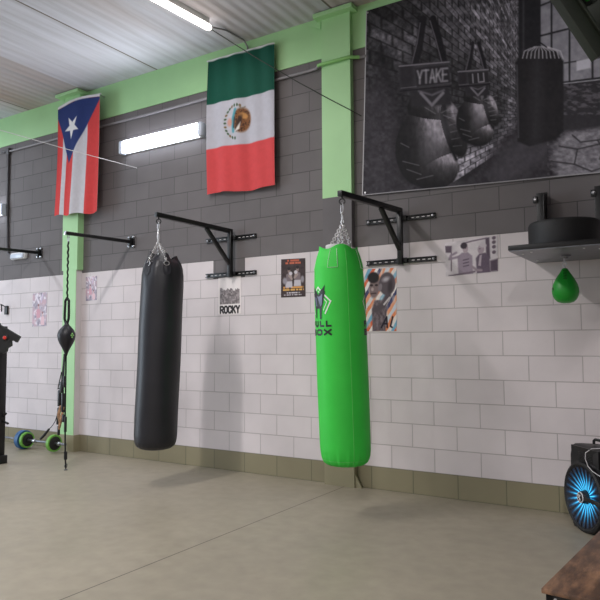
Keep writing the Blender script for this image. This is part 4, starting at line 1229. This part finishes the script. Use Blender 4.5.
mb.tube([(sx + 0.02, sy, 0.66), (sx + 0.005, sy - 0.008, 0.55), (sx - 0.03, sy - 0.01, 0.47)], [0.012, 0.015, 0.010], 10)
mb.build('tan_sleeve', M['tan'], t)['label'] = 'tan patterned sleeve'
MB().box((sx + 0.045, sy - 0.012, 0.40), (sx + 0.068, sy + 0.012, 0.56), 0.006).build('grip', M['black_rubber'], t)
MB().box((sx - 0.06, sy - 0.012, 0.36), (sx - 0.038, sy + 0.012, 0.46), 0.006).build('grip', M['black_rubber'], t)
MB().tube([(sx - 0.05, sy, 0.62), (sx - 0.075, sy - 0.03, 0.50), (sx - 0.09, sy - 0.06, 0.45), (sx - 0.105, sy - 0.09, 0.42)], 0.004, 6).build('cord', M['webbing'], t)
MB().tube([(sx - 0.10, sy - 0.08, 0.43), (sx - 0.145, sy - 0.10, 0.37), (sx - 0.185, sy - 0.12, 0.325)], [0.011, 0.014, 0.012], 10).build('rope_handle', M['black_rubber'], t)

# ================================================================== SPEED BAG PLATFORM
cx, cy = 0.968, -0.42
t = thing('speed_bag_platform', 'black speed bag platform with a round drum on the wall', 'platform', (cx, 0, 1.935))
x0, x1 = 0.672, 1.275
MB().prism([(0.0, 0.0), (0.60, 0.0), (0.60, -0.80), (0.0, -0.80)], (x0, -0.005, 1.937), (1, 0, 0), (0, 1, 0), (0, 0, 1), 0.006).build('underside_panel', M['dark_steel'], t)['label'] = 'grey underside panel'
MB().box((x0 - 0.006, -0.812, 1.943), (x1 + 0.006, -0.003, 1.978), 0.004).build('board', M['black_plastic'], t)
for px_, py_ in ((x0 + 0.05, -0.62), (x1 - 0.05, -0.62), (x0 + 0.06, -0.2), (x1 - 0.06, -0.2), (cx - 0.17, -0.70), (cx + 0.17, -0.70)):
    MB().lathe([(0.008, 0), (0.008, -0.004), (0.004, -0.006)], (px_, py_, 1.937), (0, 0, 1), 10).build('screw', M['white_plastic'], t)
MB().lathe([(0.20, 0), (0.236, 0.0), (0.243, 0.008), (0.245, 0.03), (0.245, 0.165), (0.241, 0.182), (0.232, 0.19), (0.20, 0.19)], (cx, cy, 1.978), seg=64).build('drum', M['black_rubber'], t)
for k in range(8):
    a = k * PI / 4 + 0.2
    p = Vector((cx + 0.262 * math.cos(a), cy + 0.262 * math.sin(a), 1.978))
    MB().box(p - Vector((0.032, 0.022, 0)), p + Vector((0.032, 0.022, 0.012)), 0.004, Matrix.Rotation(a + PI / 2, 3, 'Z')).build('mounting_lug', M['dark_steel'], t)
for xx in (0.738, 1.165):
    b = MB().box((xx - 0.042, -0.008, 1.978), (xx + 0.038, 0, 2.50), 0.003); b.box((xx + 0.030, -0.11, 1.978), (xx + 0.038, -0.004, 2.47), 0.002)
    o = b.build('wall_strut', M['black_metal'], t)
    MB().box((xx - 0.068, -0.014, 2.42), (xx - 0.030, -0.004, 2.475), 0.003).build('washer_plate', M['black_metal'], o)
    MB().lathe([(0.014, 0), (0.014, 0.007), (0.009, 0.011), (0.009, 0.02)], (xx - 0.047, -0.014, 2.449), (0, -1, 0), 12).build('bolt', M['steel'], o)
o = MB().lathe([(0.035, 0), (0.035, -0.008), (0.016, -0.014), (0.012, -0.024)], (cx, cy + 0.05, 1.937), (0, 0, 1), 20)
o.build('swivel_plate', M['dark_steel'], t)
sp = (cx - 0.012, cy + 0.05)
t = thing('speed_bag', 'small green speed bag hanging under the black platform', 'speed bag', (sp[0], sp[1], 1.6))
mb = MB().cyl((sp[0], sp[1], 1.916), (sp[0], sp[1], 1.885), 0.007, 12); mb.ring((sp[0], sp[1], 1.874), (0, 1, 0), 0.014, 0.004, seg=14); mb.cyl((sp[0], sp[1], 1.861), (sp[0], sp[1], 1.840), 0.008, 12)
mb.build('swivel', M['steel'], t)
pear = [(0.010, 1.844), (0.018, 1.838), (0.026, 1.824), (0.038, 1.805), (0.052, 1.784), (0.068, 1.757), (0.082, 1.727), (0.0905, 1.697), (0.092, 1.672), (0.087, 1.645), (0.075, 1.619), (0.055, 1.600), (0.028, 1.591), (0.008, 1.589)]
pb = MB().lathe([(r, z) for r, z in pear], (sp[0], sp[1], 0), seg=40).build('bag_body', M['ball_green'], t)
vd = Vector((1.82 - sp[0], -5.34 - sp[1], 0)).normalized(); sd_ = Vector((-vd.y, vd.x, 0))
mb = MB()
for k in range(6):
    z = 1.822 - k * 0.012; r = float(np.interp(z, [p[1] for p in pear[::-1]], [p[0] for p in pear[::-1]]))
    q = Vector((sp[0], sp[1], z)) + vd * (r + 0.001)
    mb.tube([q - sd_ * 0.011 + Vector((0, 0, 0.004)), q + vd * 0.002, q + sd_ * 0.011 + Vector((0, 0, -0.002))], 0.0024, 6)
mb.build('lacing', M['black_rubber'], pb)
for a in (0, PI / 2, PI, 3 * PI / 2):
    an = a + 0.35
    MB().tube([(sp[0] + (r + 0.0005) * math.cos(an), sp[1] + (r + 0.0005) * math.sin(an), z) for r, z in pear], 0.0014, 5).build('seam', M['ball_green'], pb)
mb = MB()
q = Vector((sp[0], sp[1], 1.685)); an = math.atan2(vd.y, vd.x) - 1.25
nn = Vector((math.cos(an), math.sin(an), 0))
mb.lathe([(0.020, -0.004), (0.020, 0.0008), (0.015, 0.001)], q + nn * 0.0895, nn, 16); mb.build('printed_mark', M['print_black'], pb)

# ================================================================== LOUDSPEAKER
def make_speaker():
    c = Vector((1.068, -0.45, 0)); yaw = math.radians(-50)
    n = Vector((math.sin(yaw), -math.cos(yaw), 0)); rt = Vector((math.cos(yaw), math.sin(yaw), 0)); up = Vector((0, 0, 1))
    t = thing('loudspeaker', 'black loudspeaker with a glowing blue cone on the floor', 'loudspeaker', c)
    def P(a, b, h): return c + rt * a + n * b + up * h     # a right, b out of the front, h up
    # cabinet: front wider than the back, stepped upper bay
    def loft(secs):
        mb = MB(); vs = []; k = len(secs[0])
        for s in secs: vs += s
        fs = [tuple(range(k - 1, -1, -1)), tuple(range(len(vs) - k, len(vs)))]
        for i in range(len(secs) - 1):
            for j in range(k):
                j2 = (j + 1) % k
                fs.append((i * k + j, i * k + j2, (i + 1) * k + j2, (i + 1) * k + j))
        return mb.add(vs, fs)
    def sec(h, wf, wb, df, db):
        return [P(-wf, df, h), P(wf, df, h), P(wf, df - 0.05, h), P(wb, -db, h), P(-wb, -db, h), P(-wf, df - 0.05, h)]
    cab = loft([sec(0.0, 0.175, 0.10, 0.0, 0.22), sec(0.02, 0.19, 0.11, 0.0, 0.23), sec(0.50, 0.195, 0.11, 0.0, 0.23), sec(0.565, 0.19, 0.11, -0.01, 0.22), sec(0.580, 0.18, 0.10, -0.03, 0.20)])
    cab.build('cabinet', M['black_plastic'], t)
    # horn bay: a bevelled recess above the cone
    hb = MB()
    fr = [(-0.165, 0.455), (0.165, 0.455), (0.165, 0.575), (-0.165, 0.575)]; inn = [(-0.085, 0.475), (0.085, 0.475), (0.085, 0.545), (-0.085, 0.545)]
    vs = [P(a, 0.012, h) for a, h in fr] + [P(a, 0.003, h) for a, h in inn] + [P(a, -0.0, h) for a, h in fr]
    hb.add(vs, [(0, 1, 5, 4), (1, 2, 6, 5), (2, 3, 7, 6), (3, 0, 4, 7), (4, 5, 6, 7), (0, 1, 9, 8), (1, 2, 10, 9), (2, 3, 11, 10), (3, 0, 8, 11)])
    horn = hb.build('horn', M['black_plastic'], t, smooth=False)
    hg = MB()
    for k in range(6):
        hg.bar(P(-0.08, 0.006, 0.482 + k * 0.011), P(0.08, 0.006, 0.482 + k * 0.011), 0.004, 0.004, bev=0)
    hg.build('horn_grille', M['black_metal'], horn)
    zc = 0.238
    ctr = P(-0.01, 0.0, zc)
    MB().lathe([(0.205, -0.002), (0.236, 0.0), (0.240, 0.012), (0.236, 0.030), (0.222, 0.038), (0.208, 0.032), (0.202, 0.016)], ctr, n, 64, close=False).build('cone_rim', M['black_rubber'], t)
    m, nt, b = nodes('blue_lit_cone')
    tc = N(nt, 'ShaderNodeAttribute', attribute_name='print')
    b.inputs['Base Color'].default_value = rgba((12, 20, 30)); b.inputs['Roughness'].default_value = 0.35
    nt.links.new(tc.outputs['Color'], b.inputs['Emission Color']); b.inputs['Emission Strength'].default_value = 2.6
    # cone with a ring of blue lamps behind its ribs: glow strongest towards the inner side
    cone = MB(); seg = 144; prof = [(0.048, -0.014), (0.07, -0.012), (0.10, -0.008), (0.14, 0.0), (0.175, 0.008), (0.205, 0.014)]
    cone.lathe(prof, ctr + n * 0.018, n, seg, close=False)
    cols = []
    for i, (r, h) in enumerate(prof):
        for k in range(seg):
            a = 2 * PI * k / seg
            ray_ = max(0.0, math.cos(a * 24)) ** 1.5
            fall = [1.0, 1.0, 0.88, 0.52, 0.22, 0.04][i]
            cols.append((70 * ray_ * fall * fall + 6, 205 * (0.22 * fall + 0.78 * ray_) * fall + 4, 255 * (0.30 * fall + 0.70 * ray_) * fall ** 0.8 + 8))
    cone.build('cone', m, t, col=np.array(cols))['label'] = 'glowing blue ribbed cone'
    ribs = MB()
    x = up.cross(n).normalized() if True else rt
    y = n.cross(x)
    for k in range(24):
        a = 2 * PI * (k + 0.5) / 24
        dr = x * math.cos(a) + y * math.sin(a)
        ribs.bar(ctr + n * 0.008 + dr * 0.105, ctr + n * 0.034 + dr * 0.203, 0.004, 0.004, up=n, bev=0)
    ribs.build('ribs', M['black_plastic'], t)
    br_ = MB().bar(ctr + n * 0.040 - rt * -0.03, ctr + n * 0.040 + rt * 0.225, 0.030, 0.010, up=n, bev=0.003)
    br_.build('cross_bar', M['black_plastic'], t)
    cap = MB().lathe([(0.0, 0.054), (0.030, 0.050), (0.040, 0.040), (0.044, 0.020), (0.046, -0.014)], ctr, n, 32, close=False).build('dust_cap', M['black_plastic'], t)
    bd = MB()
    bd.ring(ctr + n * 0.047, n, 0.034, 0.004, seg=24, sub=5)
    bd.bar(ctr + n * 0.053 + up * 0.02 - rt * 0.012, ctr + n * 0.053 - up * 0.02 + rt * 0.008, 0.010, 0.004, up=n, bev=0); bd.bar(ctr + n * 0.053 + up * 0.016 + rt * 0.010, ctr + n * 0.053 - up * 0.004 - rt * 0.012, 0.008, 0.004, up=n, bev=0)
    bd.build('badge', M['white_plastic'], cap)['label'] = 'round white badge'
    hd = MB(); hd.tube([P(-0.06, -0.10, 0.590), P(-0.06, -0.10, 0.612), P(-0.04, -0.10, 0.624), P(0.04, -0.10, 0.624), P(0.06, -0.10, 0.612), P(0.06, -0.10, 0.590)], 0.010, 8)
    hd.build('carry_handle', M['black_plastic'], t)
    o = MB().tube([P(0.10, -0.06, 0.586), P(0.07, 0.0, 0.580), P(0.045, 0.030, 0.55), P(0.045, 0.034, 0.51), P(0.08, 0.036, 0.465), P(0.13, 0.036, 0.44), P(0.22, 0.03, 0.42), P(0.27, -0.05, 0.30), P(0.30, -0.08, 0.1), P(0.36, -0.06, 0.008), P(0.6, -0.05, 0.006)], 0.0026, 6).build('cable', M['cable_white'])
    tag(o, 'thin pale cable looping over the front of the black loudspeaker', 'cable')
make_speaker()

# ================================================================== TABLE
rot = math.radians(-5)
c0 = Vector((1.287, -2.929, 0))
ex = Vector((math.cos(rot), math.sin(rot), 0)); ey = Vector((-math.sin(rot), math.cos(rot), 0))
TW, TL, TH = 0.60, 1.12, 0.45
t = thing('table', 'low wooden table with a rustic brown top and black metal frame', 'table', c0 + ex * TW / 2 + ey * TL / 2)
Rz = Matrix.Rotation(rot, 3, 'Z')
def tb(a0, b0, h0, a1, b1, h1, bev=0.002):
    m_ = MB().box((a0, b0, h0), (a1, b1, h1), bev)
    m_.v = [tuple(c0 + ex * v[0] + ey * v[1] + Vector((0, 0, v[2]))) for v in m_.v]
    return m_
tb(0, 0, TH - 0.018, TW, TL, TH, 0.003).build('tabletop', M['wood'], t)
fr = tb(0.012, 0.012, TH - 0.046, TW - 0.012, 0.038, TH - 0.018); 
for q in ((0.012, TL - 0.038, TW - 0.012, TL - 0.012), (0.012, 0.012, 0.038, TL - 0.012), (TW - 0.038, 0.012, TW - 0.012, TL - 0.012)):
    z = tb(q[0], q[1], TH - 0.046, q[2], q[3], TH - 0.018); fr.add(z.v, z.f)
fr.build('frame', M['black_metal'], t)
for a in (0.012, TW - 0.038):
    for b in (0.012, TL - 0.038):
        tb(a, b, 0.0, a + 0.026, b + 0.026, TH - 0.046).build('leg', M['black_metal'], t)
sh = tb(0.02, 0.02, 0.13, TW - 0.02, TL - 0.02, 0.145); sh.build('lower_shelf', M['wood'], t)
mb = MB()
q = c0 + ex * 0.045 + ey * 0.0115 + Vector((0, 0, TH - 0.034))
mb.lathe([(0.006, 0), (0.006, 0.003), (0.003, 0.004)], q, -ey, 10); mb.build('screw', M['steel'], t)

# ================================================================== BARBELL, PLATES, SQUAT STAND
bx0, bx1, yb, zb = -6.45, -4.705, -0.25, 0.1165
o = MB()
o.lathe([(0.012, 0), (0.0135, 0.004), (0.0135, bx1 - bx0 - 0.004), (0.012, bx1 - bx0)], (bx0, yb, zb), (1, 0, 0), 16)
t = thing('barbell', 'steel barbell bar lying along the floor at far left', 'barbell', ((bx0 + bx1) / 2, yb, 0))
o.build('bar', M['dark_steel'], t)
for x in (-5.33, -4.86):
    MB().lathe([(0.022, 0), (0.024, 0.004), (0.024, 0.05), (0.022, 0.054)], (x, yb, zb), (1, 0, 0), 16).build('collar', M['steel'], t)
def plate(x, R, w, rimcol, label, group='weight plates on the barbell'):
    t = thing('weight_plate', label, 'weight plate', (x + w / 2, yb, zb - R), group)
    MB().lathe([(0.016, 0), (R * 0.80, 0), (R * 0.84, 0.004), (R - 0.004, 0.002), (R, 0.006), (R, w - 0.006), (R - 0.004, w - 0.001), (R * 0.84, w - 0.004), (R * 0.80, w - 0.004), (0.016, w - 0.004)], (x, yb, zb), (1, 0, 0), 40, close=False).build('rim', rimcol, t)
    d_ = MB()
    d_.lathe([(0.016, w - 0.003), (0.016, w + 0.001), (R * 0.72, w + 0.001), (R * 0.80, w - 0.003)], (x, yb, zb), (1, 0, 0), 40, close=False)
    d_.build('face', M['black_rubber'], t)
    return t
plate(-5.56, 0.1165, 0.075, M['blue_rubber'], 'blue-rimmed weight plate on the barbell, leftmost')
plate(-5.483, 0.098, 0.05, M['lime_rubber'], 'lime-rimmed weight plate pressed against the blue one')
plate(-4.955, 0.102, 0.05, M['lime_rubber'], 'black-faced weight plate with a wide lime rim near the pilaster')

ux, uy = -4.885, -1.0
t = thing('squat_stand', 'black squat stand upright at the left edge', 'squat stand', (ux, uy, 0))
MB().box((ux - 0.045, uy - 0.045, 0.05), (ux + 0.045, uy + 0.045, 1.515), 0.005).build('upright', M['black_metal'], t)
MB().box((ux - 0.45, uy - 0.055, 0.0), (ux + 0.085, uy + 0.055, 0.09), 0.006).build('foot', M['black_metal'], t)
MB().box((ux - 0.43, uy - 0.6, 0.0), (ux - 0.35, uy + 0.05, 0.08), 0.006).build('cross_foot', M['black_metal'], t)
for z, l in ((0.46, 0.10), (0.50, 0.06)):
    MB().cyl((ux + 0.03, uy + 0.02, z), (ux + 0.03 + l, uy + 0.02, z - (0.02 if l > 0.08 else -0.05)), 0.012, 12).build('storage_peg', M['black_metal'], t)
cup = [(-0.10, 0.115), (-0.02, 0.118), (0.0, 0.09), (0.085, 0.045), (0.195, -0.015), (0.165, -0.065), (0.13, -0.045), (0.11, -0.055), (0.115, -0.095), (0.075, -0.115), (0.07, -0.145), (0.04, -0.16), (0.0, -0.135), (-0.02, -0.08), (-0.10, -0.04)]
dirn = Vector((0.846, 0.534, 0)); nr = Vector((0.534, -0.846, 0))
jo = Vector((ux + 0.10, uy - 0.075, 1.435))
jc = MB().prism([(a * 1.15, b * 1.25 - 0.02) for a, b in cup], jo - nr * 0.01, dirn, (0, 0, 1), nr, 0.055).build('bar_cup', M['black_rubber'], t, smooth=False)
MB().lathe([(0.030, 0), (0.030, 0.012), (0.022, 0.018)], jo + dirn * 0.075 + Vector((0, 0, -0.05)) + nr * 0.045, nr, 16).build('knob', M['black_plastic'], jc)
MB().lathe([(0.019, 0), (0.019, 0.012), (0.012, 0.016)], jo + dirn * 0.075 + Vector((0, 0, -0.05)) + nr * 0.06, nr, 16).build('knob_button', M['red'], jc)['label'] = 'red button'
mb = MB().box((-6.34, -0.03, 1.72), (-6.28, 0, 1.84), 0.006)
t = thing('wall_hook', 'small black hook on the white wall at the left edge', 'hook', (-6.32, 0, 1.70))
mb.build('hook_plate', M['black_metal'], t)
mb = MB().tube([(-6.32, -0.03, 1.83), (-6.32, -0.10, 1.86), (-6.27, -0.12, 1.85), (-6.26, -0.12, 1.80), (-6.29, -0.10, 1.76)], 0.008, 8)
mb.build('hook_bar', M['black_metal'], t)

# ================================================================== DARK GREEN FRAME, UPPER RIGHT
e0 = Vector((1.473, -2.682, 2.411)); e1 = Vector((1.357, -2.772, 2.632)); dd = (e1 - e0).normalized()
e0 = e0 + Vector((0.026, 0.018, 0.0))
topp = e0 + dd * ((CEIL - e0.z) / dd.z)
side = Vector((0.80, 0.60, 0.0)); side = (side - dd * side.dot(dd)).normalized(); nrm = dd.cross(side).normalized()
if nrm.y > 0: nrm = -nrm
t = thing('steel_frame', 'dark green sloping steel frame in the upper right corner', 'frame', topp)
def fbar(a, b, u0, u1, h0, h1, name, m, par=t):
    """box along the slope from a to b (metres from the lower end), u across, h towards the room"""
    k = MB().box((u0, a, h0), (u1, b, h1), 0.003)
    k.v = [tuple(e0 + side * v[0] + dd * v[1] + nrm * v[2]) for v in k.v]
    return k.build(name, m, par)
LL = (topp - e0).length
fbar(0, LL, 0.0, 0.055, -0.05, 0.0, 'side_rail', M['olive_metal'])
fbar(0, LL, 0.055, 0.068, -0.05, 0.012, 'inner_lip', M['olive_metal'])
fbar(0.05, LL, 0.068, 0.45, -0.056, -0.048, 'back_panel', M['olive_metal'])
fbar(0, LL, 0.45, 0.52, -0.05, 0.0, 'side_rail', M['olive_metal'])
fbar(0, 0.05, 0.068, 0.45, -0.05, 0.0, 'cross_rail', M['olive_metal'])
for k in range(12):
    fbar(0.09 + k * 0.20, 0.19 + k * 0.20, 0.068, 0.45, -0.048, -0.02, 'slat', M['olive_metal'] if k != 1 else M['black_metal'])
for k in range(5):
    fbar(0.205 + k * 0.4, 0.275 + k * 0.4, 0.10, 0.14, -0.02, 0.012, 'clip', M['green_glint'])  # small bright green blocks, glints of light painted onto the dark frame

# ================================================================== LIGHT
def area(name, loc, sx, sy, power, col, rot=(0, 0, 0)):
    l = bpy.data.lights.new(name, 'AREA'); l.shape = 'RECTANGLE'; l.size = sx; l.size_y = sy
    l.energy = power; l.color = col
    o = bpy.data.objects.new(name, l); COL.objects.link(o); o.location = loc; o.rotation_euler = rot
    return o
WARM = (1.0, 0.965, 0.955)
for y, e in ((-1.2, 9), (-3.4, 92), (-6.0, 30)):      # the row of tubes the visible fitting belongs to
    area('ceiling_tube_or_fill', (-2.37, y, CEIL - 0.14), 0.10, 1.5, e, WARM)
for y, e in ((-1.6, 40), (-4.4, 50), (-7.2, 55)):                  # the next row to the left
    area('ceiling_tube_or_fill', (-7.4, y, CEIL - 0.14), 0.10, 1.5, e, (0.87, 0.94, 1.0))
area('ceiling_tube_or_fill', (-1.75, -9.0, CEIL - 0.14), 0.10, 1.5, 75, WARM)
area('ceiling_tube_or_fill', (2.4, -7.0, CEIL - 0.14), 0.10, 1.5, 205, WARM)  # added fill on the right, no known fitting; lifts the right wall
area('wall_strip_lamp', (-3.40, -0.13, 3.648), 1.25, 0.14, 15, (0.93, 0.97, 1.0), (math.radians(-90), 0, 0))
area('wall_strip_lamp', (-6.99, -0.13, 3.18), 1.25, 0.14, 15, (0.93, 0.97, 1.0), (math.radians(-90), 0, 0))
area('doorway_daylight', (XL + 0.15, -5.0, 1.9), 3.0, 4.0, 300, (0.74, 0.87, 1.0), (math.radians(90), 0, math.radians(-90)))

area('front_fill', (-0.5, YF + 0.12, 1.9), 7.0, 1.8, 30, (1.0, 0.99, 0.98), (math.radians(90), 0, 0))  # added unseen fill facing the block wall; the front wall has no window

w = bpy.data.worlds.new('gym_air'); S.world = w; w.use_nodes = True
w.node_tree.nodes['Background'].inputs['Color'].default_value = (0.8, 0.85, 0.9, 1)
w.node_tree.nodes['Background'].inputs['Strength'].default_value = 0.2

# ================================================================== CAMERA
cam = bpy.data.cameras.new('camera'); co = bpy.data.objects.new('camera', cam); COL.objects.link(co)
f_, yaw, pitch, roll = 645.096, 0.563064, 0.0667896, -0.0048587
cam.sensor_width = 36.0; cam.lens = 36.0 * f_ / 600.0; cam.clip_start = 0.05
fw = Vector((-math.sin(yaw), math.cos(yaw), 0)); rt = Vector((math.cos(yaw), math.sin(yaw), 0)); up = Vector((0, 0, 1))
f2 = fw * math.cos(pitch) + up * math.sin(pitch); u2 = up * math.cos(pitch) - fw * math.sin(pitch)
r3 = rt * math.cos(roll) + u2 * math.sin(roll); u3 = u2 * math.cos(roll) - rt * math.sin(roll)
co.matrix_world = Matrix(((r3.x, u3.x, -f2.x, 1.81678), (r3.y, u3.y, -f2.y, -5.34063), (r3.z, u3.z, -f2.z, 1.30995), (0, 0, 0, 1)))
S.camera = co
S.view_settings.view_transform = 'Standard'; S.view_settings.look = 'None'; S.view_settings.gamma = 1.0
S.view_settings.use_curve_mapping = False
S.view_settings.exposure = 0.0
